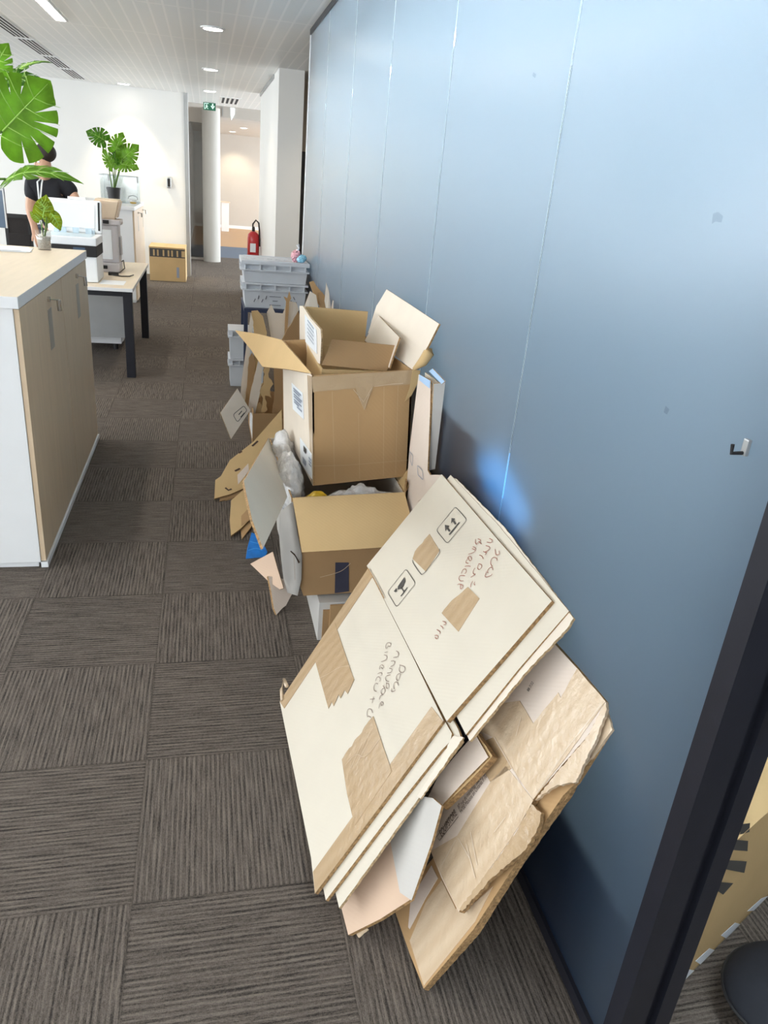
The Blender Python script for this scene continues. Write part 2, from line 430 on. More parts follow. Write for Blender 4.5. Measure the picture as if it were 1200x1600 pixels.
def text_between(name, s, a, b, up, m, parent, height=None):
    """lettering stretched from point a to point b, standing towards up"""
    bm = text_bm(s, 1.0)
    x1 = max(v.co.x for v in bm.verts); x0 = min(v.co.x for v in bm.verts)
    a, b = Vector(a), Vector(b); k = (b-a).length/(x1-x0); X = (b-a).normalized(); Y = Vector(up); Y = (Y-X*Y.dot(X)).normalized()
    ky = (height/0.72) if height else k
    for v in bm.verts: v.co = a + X*((v.co.x-x0)*k) + Y*(v.co.y*ky)
    return obj(name, bm, m, parent)
def skin_mesh(verts, edges, radii, sub=2):
    me = bpy.data.meshes.new('skin'); me.from_pydata([tuple(v) for v in verts], edges, [])
    o = bpy.data.objects.new('skin', me); COL.objects.link(o)
    md = o.modifiers.new('s', 'SKIN'); md.use_smooth_shade = True
    for i, r in enumerate(radii):
        rr = r if isinstance(r, tuple) else (r, r)
        me.skin_vertices[0].data[i].radius = rr
    me.skin_vertices[0].data[0].use_root = True
    s = o.modifiers.new('d', 'SUBSURF'); s.levels = sub; s.render_levels = sub
    dg = bpy.context.evaluated_depsgraph_get(); dg.update()
    m2 = bpy.data.meshes.new_from_object(o.evaluated_get(dg))
    bm = bmesh.new(); bm.from_mesh(m2)
    bpy.data.objects.remove(o); bpy.data.meshes.remove(me); bpy.data.meshes.remove(m2)
    return bm
def add_ball(bm, c, r, seg=24, rings=14):
    g = bmesh.ops.create_uvsphere(bm, u_segments=seg, v_segments=rings, radius=1.0)
    for v in g['verts']: v.co = Vector((v.co.x*r[0], v.co.y*r[1], v.co.z*r[2])) + Vector(c)
    return g['verts']

# ================================================================== THE SETTING
struct('floor', box((-7, -3, -0.1), (5, 16.8, 0)), m_carpet)
struct('floor_passage', box((-7, 16.8, -0.1), (5, 19.4, 0)), m_bluefloor)
struct('floor_far_room', box((-7, 19.4, -0.1), (5, 26.1, 0)), m_woodfloor)
struct('ceiling', box((-7, -3, 2.7), (5, 15.15, 2.8)), m_ceil)
struct('ceiling_passage', box((-7, 15.15, 3.3), (5, 17.5, 3.4)), m_greywall)
struct('ceiling_far_room', box((-7, 17.9, 2.7), (5, 26.1, 2.8)), m_greywall)
struct('wall_bulkhead', box((-7, 17.5, 2.66), (5, 17.9, 3.4)), m_greywall)
struct('wall_ceiling_step', box((-7, 15.15, 2.7), (5, 15.25, 3.4)), m_greywall)
struct('wall_far', box((-7, 26.1, 0), (5, 26.2, 2.8)), m_greywall)
struct('baseboard_far', box((-7, 26.07, 0), (5, 26.1, 0.09)), m_white)
struct('wall_back', box((-7, 13.4, 0), (-0.315, 13.6, 2.7)), m_paint)
struct('trim_1', box((-0.315, 13.38, 0), (-0.255, 13.66, 2.7)), m_alu)
# tinted glazing beyond the end of the white wall
w1 = struct('window_1', boxes(((-0.36, 16.1, 2.45), (-0.02, 16.2, 2.7)), ((-0.36, 16.1, 0), (-0.30, 16.2, 2.45)), ((-0.30, 16.1, 0), (-0.02, 16.2, 0.04))), m_greywall)
obj('window_pane', box((-0.30, 16.14, 0.04), (-0.02, 16.16, 2.45)), clear('tinted pane', (0.34, 0.34, 0.33), 0.08, 0.12), w1)
struct('wall_passage_left', box((-0.42, 13.66, 0), (-0.36, 26.1, 2.7)), m_greywall)
struct('trim_2', lathe((0.11, 15.95, 0), [(0.165, 0), (0.165, 2.7)], 32), m_column)
# white wall block at the right of the corridor
struct('wall_block', box((0.77, 9.13, 0), (1.04, 12.1, 2.7)), m_paint)
struct('trim_3', box((0.755, 9.75, 2.66), (0.77, 12.1, 2.70)), m_alu)
struct('wall_lobby', boxes(((1.04, 9.9, 1.99), (5, 10.0, 2.7)), ((2.1, 9.9, 0), (5, 10.0, 1.99))), m_beige)
d1 = struct('door_1', boxes(((1.04, 9.87, 1.95), (2.1, 9.92, 1.99)), ((2.05, 9.87, 0), (2.1, 9.92, 1.95))), m_beige)
obj('door_leaf', box((1.05, 9.92, 0.01), (2.05, 9.96, 1.95)), m_darkdoor, d1)
struct('wall_divider', box((0.83, 6.72, 0), (5, 6.78, 2.7)), m_paint)
struct('wall_side_room_end', box((0.85, 6.68, 0), (3.2, 6.72, 2.7)), m_sidewall)
# walls with the window bands that light the place (behind and left of the camera, and in the side room)
def window_wall(name, a, b, lo, hi, axis, m):
    return struct(name, boxes((a, (b[0], b[1], lo)), ((a[0], a[1], hi), b)), m)
window_wall('wall_left', (-7.1, -3, 0), (-7, 13.4, 2.7), 0.9, 2.6, 1, m_paint)
struct('window_2', boxes(*[((-7.08, y, 0.9), (-7.02, y+0.06, 2.6)) for y in (-3, -0.3, 2.4, 5.1, 7.8, 10.5, 13.3)]), m_alu)
struct('wall_behind', boxes(((-7, -3.1, 0), (-1.6, -3, 0.9)), ((-7, -3.1, 2.6), (-1.6, -3, 2.7)), ((-1.6, -3.1, 0), (5, -3, 2.7))), m_paint)
struct('wall_near_right', box((0.79, -3, 0), (0.9, -0.35, 2.7)), m_paint)
struct('window_3', boxes(*[((x, -3.08, 0.9), (x+0.06, -3.02, 2.6)) for x in (-7, -5.2, -3.4, -1.66)]), m_alu)
struct('wall_side_room', boxes(((3.2, -3, 0), (3.3, 6.68, 2.7)), ((5, 6.76, 0), (5.1, 9.9, 2.7))), m_sidewall)

# the glazed partition: six frosted panels, pale joints, dark channels, black end post
part = struct('wall_right', boxes(((0.79, 0.845, 0), (0.845, 6.69, 0.035)), ((0.79, 0.845, 2.665), (0.845, 6.69, 2.70))), m_black)
ys = [0.845, 1.80, 2.755, 3.71, 4.67, 5.70, 6.69]
for i in range(6):
    a, b = ys[i], ys[i+1]
    bm = box((0.80, a+0.004, 0.035), (0.812, b-0.004, 2.665))
    for f in bm.faces: f.material_index = 0 if f.normal.x < -0.5 else 1
    bm.normal_update()
    for f in bm.faces: f.material_index = 0 if f.calc_center_median().x < 0.801 else 1
    obj('glass_panel', bm, [m_frost, m_glassback], part)
m_joint, _nt, _N, _L, _P = nodes('clear joint strip')
_t = _N.new('ShaderNodeBsdfTranslucent'); _t.inputs[0].default_value = (0.85, 0.97, 1.0, 1); _g = _N.new('ShaderNodeBsdfGlossy'); _g.inputs[1].default_value = 0.3
_m = _N.new('ShaderNodeMixShader'); _m.inputs[0].default_value = 0.15; _L.new(_t.outputs[0], _m.inputs[1]); _L.new(_g.outputs[0], _m.inputs[2]); _L.new(_m.outputs[0], _N['Material Output'].inputs[0])
for y in ys[1:-1]:
    for q in (-0.0042, 0.0012):
        bm = box((0.7992, y+q, 0.035), (0.812, y+q+0.003, 2.665))
        for f in bm.faces: f.material_index = 0 if f.calc_center_median().x < 0.80 else 1
        obj('joint_strip', bm, [m_joint, m_glassback], part)
obj('end_trim', box((0.795, 6.69, 0), (0.845, 6.68+0.035, 2.70)), m_white, part)
post = struct('door_2', boxes(((0.785, 0.80, 0), (0.84, 0.845, 2.7)), ((0.84, 0.815, 0), (0.865, 0.845, 2.7)), ((0.865, 0.80, 0), (0.90, 0.845, 2.7))), m_black)
obj('door_hinge', box((0.872, 0.772, 0.93), (0.895, 0.80, 0.985), 0.004), m_slot, post)
# marks on the glass
m_smudge = clear('grey smudge', (0.80, 0.84, 0.86), 0.5, 0.06)
for px in ([(1114, 334), (1122, 331), (1130, 338), (1127, 348), (1118, 346), (1112, 350)], [(833, 113), (838, 116), (836, 122), (832, 119)], [(1040, 634), (1046, 640), (1042, 648), (1037, 644)]):
    bm = bmesh.new(); bm.faces.new([bm.verts.new(at(u, v, x=.7993)) for u, v in px]); obj('smudge', bm, m_smudge, part)
hk = at(1166, 700, x=0.797)
t = thing('wall_hook', 'small clear and dark adhesive hook stuck high on the frosted glass panel', 'hook', hk)
obj('base_plate', box(hk+Vector((-0.004, -0.006, -0.012)), hk+Vector((0.0025, 0.006, 0.014)), 0.002), m_alu, t)
obj('peg', tube([hk+Vector((-0.003, 0, -0.008)), hk+Vector((-0.02, 0.004, -0.010)), hk+Vector((-0.022, 0.004, 0.004))], 0.003), m_slot, t)

# ================================================================== CEILING FITTINGS
def downlight(c, label):
    t = thing('downlight', label, 'ceiling light', c, 'downlights along the corridor')
    obj('trim_ring', lathe(c, [(0.098, 0.0), (0.098, -0.008), (0.078, -0.010), (0.078, 0.0)], 32), m_white, t)
    obj('diffuser', lathe(c, [(0.0, -0.006), (0.077, -0.006), (0.077, -0.001), (0.0, -0.001)], 32), m_downglow, t)
    return t
def downlight_beam(c, power=26, size=125):
    spot('downlight_beam', (c[0], c[1], c[2]-0.03), (c[0], c[1], 0), power, size, 1.0, (1.0, 0.80, 0.56))
for y in (-1.0, 1.72, 4.47, 7.22, 9.98, 12.62): downlight_beam((0.07, y, 2.7), 8 if y < 5 else 26)
downlight_beam((1.75, 8.6, 2.7), 40)
dl = downlight((0.07, 7.22, 2.70), 'round ceiling downlight over the corridor, nearest of the row, beside the glass wall top')
for y, lb in ((9.98, 'round ceiling downlight over the corridor, second of the row, level with the white wall block'), (12.62, 'round ceiling downlight just in front of the green exit sign')):
    c = copy_tree(dl); c.location.y = y; c['label'] = lb
for y in (1.72, 4.47):
    c = copy_tree(dl); c.location.y = y; c['label'] = 'round ceiling downlight above the cardboard pile, over the frame edge'
c = copy_tree(dl); c.location = (1.75, 8.6, 2.7); c['label'] = 'round ceiling downlight of the small lobby behind the glass wall end'
c = copy_tree(dl); c.location = (-1.15, 13.02, 2.7); c['label'] = 'round downlight close to the back wall, washing it with warm light'
t = thing('linear_lamp', 'long narrow bright ceiling light strip above the desks at upper left', 'ceiling light', (-1.155, 5.0, 2.7))
obj('housing', boxes(((-1.21, 2.6, 2.68), (-1.195, 7.75, 2.698)), ((-1.115, 2.6, 2.68), (-1.10, 7.75, 2.698)), ((-1.195, 7.735, 2.68), (-1.115, 7.75, 2.698))), m_white, t)
obj('diffuser', box((-1.195, 2.6, 2.686), (-1.115, 7.735, 2.697)), m_lampglow, t)
for x, y0_, y1_, zl, lb in ((-3.6, 0.5, 12.0, 2.7, 'long narrow ceiling light strip over the far desks, left of the frame'), (1.38, -1.5, 6.4, 2.46, 'long cool pendant light strip in the side room behind the glass')):
    t = thing('linear_lamp', lb, 'ceiling light', (x, (y0_+y1_)/2, zl))  # both strips are added out of view for their light
    obj('housing', boxes(((x-.055, y0_, zl-.02), (x-.04, y1_, zl-.002)), ((x+.04, y0_, zl-.02), (x+.055, y1_, zl-.002)))
        if zl > 2.6 else box((x-.04, y0_, zl), (x+.04, y1_, zl+.02)), m_white, t)
    dz_ = .014 if zl > 2.6 else .022
    obj('diffuser', box((x-.04, y0_+.015, zl-dz_), (x+.04, y1_-.015, zl-.003)), m_lampglow if x < 0 else emit('cool lamp diffuser', (0.84, 0.94, 1.0), SIDE_LAMP), t)
    if zl < 2.6:
        for yy in (y0_+.6, 2.4, y1_-.6): obj('suspension_rod', tube([(x, yy, zl+.02), (x, yy, 2.69)], .004, 6), m_steel, t)

vent_labels = ['dark slotted air diffuser in the ceiling, cut by the left photo edge', 'dark slotted air diffuser, second from the left edge along the ceiling', 'dark slotted air diffuser, third along the ceiling towards the white wall', 'dark slotted air diffuser ending right at the white back wall']
for (a, b), lb in zip(((6.2, 9.2), (9.32, 10.5), (10.62, 11.7), (11.85, 13.0)), vent_labels):
    t = thing('air_diffuser', lb, 'vent', (-1.745, (a+b)/2, 2.7), 'slot diffusers in the ceiling')
    obj('frame', box((-1.83, a, 2.694), (-1.66, b, 2.70)), m_white, t)
    for k in range(4):
        x = -1.815 + k*0.040
        obj('slot', box((x, a+0.02, 2.692), (x+0.018, b-0.02, 2.696)), m_slot, t)
t = thing('ceiling_grille', 'small ceiling vent of four short dark slots beside the exit sign', 'vent', (0.40, 13.9, 2.7), None)
obj('frame', box((0.24, 13.3, 2.694), (0.56, 14.55, 2.70)), m_ceil, t)
for k in range(4):
    x = 0.27 + k*0.07
    obj('slot', box((x, 13.4, 2.691), (x+0.035, 14.4, 2.695)), m_slot, t)
t = thing('exit_sign', 'green emergency exit sign with running figure and down arrow, hung from the ceiling', 'sign', (0.075, 14.6, 2.7))
E0 = [at(u, v, y=14.6) for u, v in ((317.5, 155), (337, 155.5), (337, 167.5), (317.5, 167))]
x0, x1, z1, z0 = E0[0].x, E0[1].x, 2.69, 2.575
obj('sign_plate', box((x0, 14.60, z0), (x1, 14.63, z1), 0.004), m_exit, t)
for x in (x0+0.04, x1-0.05): obj('bracket', box((x, 14.61, z1), (x+0.01, 14.62, 2.7)), m_alu, t)
def flat_xz(name, polys, ox, oz, k, y, m, par):
    bm = bmesh.new()
    for p in polys: bm.faces.new([bm.verts.new((ox+a*k, y, oz+b*k)) for a, b in p])
    return obj(name, bm, m, par)
h = z1-z0
flat_xz('arrow', [[(-.09, .4), (.09, .4), (.09, .05), (-.09, .05)], [(-.3, .08), (0, -.32), (.3, .08), (.17, .14), (0, -.08), (-.17, .14)]], x0+(x1-x0)*.76, z0+h*.5, h, 14.598, m_exitw, t)
flat_xz('pictogram', [[(-.35, -.4), (-.35, .4), (.3, .4), (.3, .32), (-.27, .32), (-.27, -.4)], [(-.05, .25), (.07, .25), (.07, .13), (-.05, .13)], [(-.12, .1), (.08, .1), (.05, -.12), (-.1, -.12)], [(-.1, -.12), (.0, -.12), (-.16, -.38), (-.25, -.33)], [(.0, -.12), (.05, -.12), (.22, -.3), (.17, -.38)], [(.06, .1), (.2, -.02), (.16, -.07), (.04, .0)]], x0+(x1-x0)*.27, z0+h*.5, h, 14.598, m_exitw, t)

# far room: lit strip window in the bulkhead, ceiling lamps, pedestal
w5 = struct('window_5', box((0.34, 17.47, 2.68), (0.36, 17.50, 3.02)), m_alu)
P = [at(u, v, y=17.48) for u, v in ((360, 168), (367, 169.5), (366, 179), (361.5, 188))]
obj('window_pane', sheet(P, 0.01), [emit('daylit pane', (0.8, 0.95, 1.0), 1.3)]*2, w5)
for x, y, lb in ((0.95, 21.5, 'small round ceiling lamp in the far room, nearer one'), (0.75, 24.0, 'small round ceiling lamp in the far room, deeper one')):
    c = copy_tree(dl); c.location = (x, y, 2.7); c['label'] = lb; c['group'] = 'downlights of the far room'
t = thing('side_table', 'pale slim pedestal table standing on the wood floor of the far room', 'table', (0.42, 24.6, 0))
p = [at(u, v, y=24.6) for u, v in ((344, 314), (358, 314), (345, 355), (361, 356))]
obj('table_top', box((p[0].x-0.02, 24.4, p[0].z-0.03), (p[1].x+0.02, 24.8, p[0].z), 0.006), m_oaktop, t)
obj('pedestal', box((p[0].x+0.03, 24.45, 0.0), (p[1].x-0.01, 24.75, p[0].z-0.03), 0.01), m_white, t)
# ================================================================== WALL READER, EXTINGUISHER
r = at(264, 285, y=13.38)
t = thing('soap_dispenser', 'small dark oval dispenser fixed on the white back wall', 'dispenser', r+Vector((0, 0.02, 0)))
obj('body', box(r+Vector((-0.035, -0.05, -0.085)), r+Vector((0.035, 0.019, 0.085)), 0.028, 4), m_alu, t, True)
obj('cover', box(r+Vector((-0.022, -0.06, -0.06)), r+Vector((0.022, -0.045, 0.055)), 0.006), m_rubber, t)
e = at(396.5, 385, y=11.6); ex, ey = 0.665, 11.6
zb = 0.50
t = thing('fire_extinguisher', 'red fire extinguisher with black hose mounted against the white wall block', 'fire extinguisher', (ex, ey, zb))
obj('cylinder', lathe((ex, ey, zb), [(0.0, 0), (0.07, 0.0), (0.085, 0.02), (0.085, 0.31), (0.075, 0.36), (0.04, 0.395), (0.028, 0.40), (0.0, 0.40)], 28), m_red, t, True)
obj('valve', lathe((ex, ey, zb+0.40), [(0.0, 0), (0.022, 0), (0.022, 0.05), (0.0, 0.05)], 16), m_rubber, t)
obj('handle', boxes(((ex-0.012, ey-0.09, zb+0.455), (ex+0.012, ey+0.02, zb+0.465)), ((ex-0.012, ey-0.08, zb+0.43), (ex+0.012, ey+0.02, zb+0.44))), m_rubber, t)
obj('hose', tube([(ex-0.01, ey, zb+0.43), (ex-0.01, ey-0.02, zb+0.50), (ex+0.03, ey-0.05, zb+0.555), (ex+0.07, ey-0.05, zb+0.52), (ex+0.082, ey-0.03, zb+0.42), (ex+0.09, ey-0.02, zb+0.2)], 0.012), m_rubber, t)
obj('label', sheet([(ex-0.05, ey-0.087, zb+0.12), (ex+0.03, ey-0.087, zb+0.12), (ex+0.03, ey-0.087, zb+0.24), (ex-0.05, ey-0.087, zb+0.24)], 0.002), [m_label, m_label], t)
obj('bracket', box((ex+0.06, ey-0.03, zb+0.25), (0.77, ey+0.03, zb+0.29)), m_alu, t)
# ================================================================== NEAR CABINET AND WHAT STANDS ON IT
t = thing('storage_cabinet', 'waist high white cabinet with two tall pale oak doors, nearest the camera at left', 'cabinet', (-1.1, 4.0, 0), 'office storage cabinets')
CT = 1.16
obj('body', box((-1.50, 3.12, 0.03), (-0.716, 4.90, CT-0.045), 0.002), m_white, t)
obj('worktop', box((-1.52, 3.10, CT-0.045), (-0.69, 4.92, CT), 0.003), [m_oaktop, m_white], t)
wt = t.children[-1]
for f in wt.data.polygons:
    if abs(f.normal.z) < 0.5: f.material_index = 1
obj('plinth', boxes(((-1.48, 3.14, 0), (-0.73, 4.88, 0.03)), ((-0.716, 3.12, 0.005), (-0.688, 4.90, 0.03))), m_white, t)
def cab_door(parent, y0, y1, x, hy, z0, z1, side=1):
    d = obj('door', box((x-0.02, y0, z0), (x, y1, z1), 0.0015), m_oak, parent)
    obj('handle', box((x-0.004, hy-0.045, z1-0.27), (x+0.0015, hy+0.045, z1-0.09), 0.0005), m_handle, d)
    lk = obj('lock', tube([(x, hy-0.02, z1-0.045), (x+0.012, hy-0.02, z1-0.045)], 0.012, 14), m_steel, d)
    k = bmesh.new(); tube([(x+0.012, hy-0.02, z1-0.045), (x+0.045, hy-0.015, z1-0.047)], 0.003, 6, k)
    g = tube([(x+0.045, hy-0.015, z1-0.047), (x+0.047, hy-0.013, z1-0.095)], 0.010, 8, k)
    obj('key', k, m_steel, d)
    return d
cab_door(t, 3.125, 4.045, -0.695, 3.70, 0.035, CT-0.05)
cab_door(t, 4.052, 4.895, -0.695, 4.52, 0.035, CT-0.05)

def leaf_bm(base, tip, normal, width=1.0, notch=True, droop=0.12, cup=0.10, seed=0, bm=None):
    """heart shaped leaf, optionally slit like a monstera; slot 0 blade, slot 1 midrib"""
    rnd = random.Random(seed)
    if bm is None: bm = bmesh.new()
    base, tip = Vector(base), Vector(tip); A = tip-base; Ln = A.length; A.normalize()
    N = Vector(normal); N = (N-A*N.dot(A)).normalized(); B = A.cross(N)
    tab = [(0, .62), (14, .53), (30, .49), (50, .475), (75, .48), (100, .50), (125, .52), (148, .51), (165, .42), (174, .32), (180, .24)]
    def r(th):
        th = abs(th)
        for (a, ra), (b, rb) in zip(tab, tab[1:]):
            if th <= b: return ra+(rb-ra)*(th-a)/(b-a)
        return tab[-1][1]
    ang = []
    for s in (1, -1):
        side = []
        nts = [30, 52, 76, 101, 126] if notch else []
        cur = 0.0 if s == 1 else 3.0
        for n0 in nts:
            n0 += rnd.uniform(-4, 4); w = rnd.uniform(1.0, 2.2); dp = rnd.uniform(0.40, 0.55)
            th = cur
            while th < n0-w-2: side.append((th, 1.0)); th += 5
            side += [(n0-w-1.5, 0.99), (n0-w*0.5, dp+0.12), (n0, dp), (n0+w*0.5, dp+0.12), (n0+w+1.5, 0.99)]
            cur = n0+w+5
        th = cur
        while th < 180: side.append((th, 1.0)); th += 5
        ang += [(s*a, k) for a, k in side] if s == 1 else [(s*a, k) for a, k in side][::-1]
    if True:
        pos = [q for q in ang if q[0] >= 0]; neg = [q for q in ang if q[0] < 0]
        ang = pos + [(180.0, 1.0)] + neg
    c0 = 0.40
    def P(a, b):
        z = -droop*((a-0.35)**2)*2.0 + cup*abs(b)*(1-abs(b)) - 0.25*droop*b*b + 0.012*math.sin(a*17+seed)*abs(b)*2
        return base + A*(a*Ln) + B*(b*Ln*width) + N*(z*Ln)
    ctr = bm.verts.new(P(c0, 0)); rings = []
    for fr in (0.22, 0.4, None):
        ring = []
        for th, k in ang:
            rr = r(th)*(k if fr is None else min(fr, k*0.98))
            if fr is None: rr = r(th)*k
            t0 = math.radians(th); ring.append(bm.verts.new(P(c0+rr*math.cos(t0), rr*math.sin(t0))))
        rings.append(ring)
    n = len(ang)
    for i in range(n): bm.faces.new((ctr, rings[0][i], rings[0][(i+1) % n]))
    for q in range(2):
        for i in range(n): bm.faces.new((rings[q][i], rings[q+1][i], rings[q+1][(i+1) % n], rings[q][(i+1) % n]))
    fs = bm.faces[:]
    bmesh.ops.solidify(bm, geom=fs, thickness=0.0012)
    rib = []
    for i in range(9):
        a = 0.16+0.8*i/8; rib.append(P(a, 0)+N*0.0015)
    k0 = len(bm.faces)
    tube(rib, [0.004*(1-0.09*i) for i in range(9)], 6, bm)
    for sgn in (1, -1):
        for av, bv in ((0.30, 0.40), (0.46, 0.42), (0.62, 0.38), (0.78, 0.26), (0.16, 0.36)):
            tube([P(av-0.06, 0)+N*0.001, P(av, sgn*bv*0.5)+N*0.0018, P(av+0.09, sgn*bv)+N*0.001], [0.002, 0.0016, 0.0008], 5, bm)
    bm.faces.ensure_lookup_table()
    for f in bm.faces[k0:]: f.material_index = 1
    return bm
def leaf(parent, base, tip, normal, m=None, **kw):
    return obj('leaf', leaf_bm(base, tip, normal, **kw), [m or m_green, m_vein], parent, True)
def stalk(parent, a, b, r=0.006, bend=(0, 0, 0.05)):
    a, b = Vector(a), Vector(b); k = Vector(bend)
    pts = [a+(b-a)*(i/7)+k*math.sin(math.pi*i/7) for i in range(8)]
    return obj('stem', tube(pts, [r*(1-0.05*i) for i in range(8)], 8), m_stem, parent, True)
def pot(parent, c, r, h):
    obj('pot', lathe(c, [(0.0, 0), (r*0.74, 0), (r*0.93, h*0.86), (r, h*0.86), (r, h), (r*0.9, h), (r*0.88, h*0.84), (0.0, h*0.84)], 28), m_pot, parent)
    obj('soil', lathe(c, [(0.0, h*0.845), (r*0.87, h*0.845), (r*0.5, h*0.90), (0.0, h*0.91)], 20), m_soil, parent)

# large monstera on the near cabinet (its pot stands just outside the frame)
pc = Vector((-1.22, 3.60, CT))
t = thing('potted_monstera', 'large bright green monstera plant reaching in from the left edge above the near cabinet', 'plant', pc, 'monstera plants')
pot(t, pc, 0.11, 0.19)
top = pc+Vector((0, 0, 0.16))
tocam = lambda p: (EYE-Vector(p)).normalized()
def cleaf(uvb, uvt, yb, yt, nrm, **kw):
    b, q = at(*uvb, y=yb), at(*uvt, y=yt)
    stalk(t, top+Vector((random.uniform(-.03, .03), random.uniform(-.03, .03), 0)), b+(q-b)*0.15, 0.007, (-0.05, 0, 0.06))
    leaf(t, b, q, nrm, **kw)
b0 = at(45, 128, y=3.45)
cleaf((-10, 220), (78, 127), 3.42, 3.46, tocam(b0)+Vector((0.1, 0, 0.15)), width=1.0, seed=3, droop=0.10, m=m_green)
cleaf((-8, 285), (104, 249), 3.42, 3.30, (0.15, -0.55, 0.95), width=0.36, seed=8, droop=0.35, m=m_green)
cleaf((-5, 128), (70, 110), 3.55, 3.62, (0.1, -0.42, 0.9), width=0.75, seed=11, droop=0.3, m=m_green2)
cleaf((22, 112), (76, 86), 3.75, 3.85, (-0.2, -0.25, 0.95), width=0.5, seed=14, droop=0.2, m=m_green2)
cleaf((-22, 128), (12, 68), 3.5, 3.5, (0.3, -0.9, 0.2), width=0.75, seed=17, droop=0.2, m=m_green)
cleaf((-30, 150), (40, 175), 3.65, 3.6, (0.2, -0.75, 0.6), width=0.8, seed=21, droop=0.25, m=m_green2)
# little lime plant in a glass
g = at(70, 390, z=CT); g = Vector((-0.93, 4.50, CT)) if abs(g.y-4.5) > 0.4 else g
t = thing('potted_seedling', 'small lime green seedling growing in a clear glass on the near cabinet top', 'plant', g)
obj('glass', lathe(g, [(0.0, 0), (0.036, 0), (0.044, 0.105), (0.041, 0.105), (0.034, 0.006), (0.0, 0.006)], 24), m_clear, t, True)
obj('soil', lathe(g+Vector((0, 0, 0.008)), [(0.0, 0), (0.032, 0), (0.037, 0.062), (0.0, 0.066)], 20), mat('grey growing medium', (0.34, 0.33, 0.30), 0.9, var=0.3, scale=120), t)
Yg = g.y
for ub, ut, nr, w, ss in (((63, 345), (48, 330), (0.1, -0.8, 0.6), 0.9, 1), ((66, 346), (72, 306), (0.2, -0.95, 0.2), 0.8, 2), ((78, 330), (97, 358), (0.5, -0.75, 0.4), 0.75, 3), ((74, 330), (60, 312), (-0.2, -0.9, 0.4), 1.0, 4)):
    b, q = at(*ub, y=Yg), at(*ut, y=Yg-0.01)
    stalk(t, g+Vector((random.uniform(-.012, .012), random.uniform(-.012, .012), 0.06)), b, 0.0035, (0, 0, 0))
    leaf(t, b, q, nr, m=m_lime, width=w, notch=False, seed=ss, droop=0.25)
# sheets of paper
c0 = at(28, 391, z=CT)
for k in range(5):
    a = random.uniform(-0.12, 0.12)+0.15; dx = random.uniform(-0.02, 0.02); zz = CT+0.0012+0.0022*k
    X = Vector((math.cos(a), math.sin(a), 0)); Y = Vector((-math.sin(a), math.cos(a), 0)); cc = Vector((c0.x-0.07+dx-0.01*k, c0.y+0.0+random.uniform(-.02, .02), zz))
    pts = [cc+X*0.148*s+Y*0.105*q for s, q in ((-1, -1), (1, -1), (1, 1), (-1, 1))]
    o = obj('paper_sheet', sheet(pts, 0.0018, back=(0, 0, -1)), [m_label, m_label], None, base=cc)
    tag(o, ['lowest white paper sheet of the pile on the near cabinet top', 'white paper sheet second from the bottom of the pile on the cabinet', 'middle white paper sheet of the pile on the near cabinet', 'white paper sheet just under the topmost one on the cabinet', 'topmost white paper sheet of the pile on the near cabinet'][k], 'paper', 'paper sheets on the cabinet')

# ================================================================== DESK
DT = 0.735
t = thing('office_desk', 'bench desk with pale oak top and square black legs behind the near cabinet', 'desk', (-1.6, 7.4, 0))
obj('desktop', box((-3.2, 6.45, DT-0.028), (-0.575, 8.28, DT), 0.003), [m_oaktop, m_white], t)
for f in t.children[-1].data.polygons:
    if abs(f.normal.z) < 0.5: f.material_index = 1
for (x, y) in ((-0.66, 6.50), (-0.66, 8.16), (-3.16, 6.50), (-3.16, 8.16)):
    obj('leg', box((x, y, 0), (x+0.07, y+0.085, DT-0.03), 0.004), m_black, t)
obj('frame', boxes(((-3.1, 6.52, DT-0.075), (-0.66, 6.56, DT-0.03)), ((-3.1, 8.18, DT-0.075), (-0.66, 8.22, DT-0.03)), ((-0.645, 6.58, DT-0.07), (-0.605, 8.16, DT-0.03))), m_black, t)
obj('modesty_panel', box((-3.1, 7.35, 0.16), (-0.70, 7.37, DT-0.03)), m_alu, t)
t = thing('pedestal_drawer', 'grey white drawer pedestal on the floor under the end of the desk', 'drawer unit', (-1.0, 7.9, 0))
obj('body', box((-1.25, 7.55, 0.06), (-0.80, 8.10, 0.60), 0.004), m_white, t)
obj('drawer', box((-0.80, 7.57, 0.08), (-0.785, 8.08, 0.33), 0.003), m_white, t)
obj('drawer', box((-0.80, 7.57, 0.34), (-0.785, 8.08, 0.58), 0.003), m_white, t)
for x, y in ((-1.2, 7.6), (-0.86, 7.6), (-1.2, 8.05), (-0.86, 8.05)):
    obj('caster', lathe((x, y, 0), [(0.0, 0), (0.025, 0), (0.025, 0.06), (0.0, 0.06)], 12), m_rubber, t)

# multifunction printer with raised lid
px0, px1, py0, py1 = -1.28, -0.86, 6.66, 7.06
t = thing('office_printer', 'white multifunction printer with its scanner lid raised on the desk', 'printer', (-1.07, 6.86, DT))
z1 = DT+0.205; z2 = DT+0.285; z3 = DT+0.345
obj('body', box((px0, py0, DT+0.003), (px1, py1, z1), 0.012), m_printer, t)
obj('control_panel', box((px0-0.002, py0-0.012, z1-0.005), (px1+0.004, py1, z2), 0.006), m_slot, t)
cp = t.children[-1]
obj('screen', box((px1-0.17, py0-0.0145, z1+0.02), (px1-0.08, py0-0.0115, z2-0.015)), m_screen, cp)
obj('scanner_unit', box((px0-0.004, py0-0.008, z2), (px1+0.006, py1+0.01, z3), 0.008), m_printer, t)
su = t.children[-1]
obj('scan_glass', box((px0+0.03, py0+0.03, z3-0.001), (px1-0.04, py1-0.05, z3+0.002)), m_printer2, su)
hy, hz = py1, z3+0.005
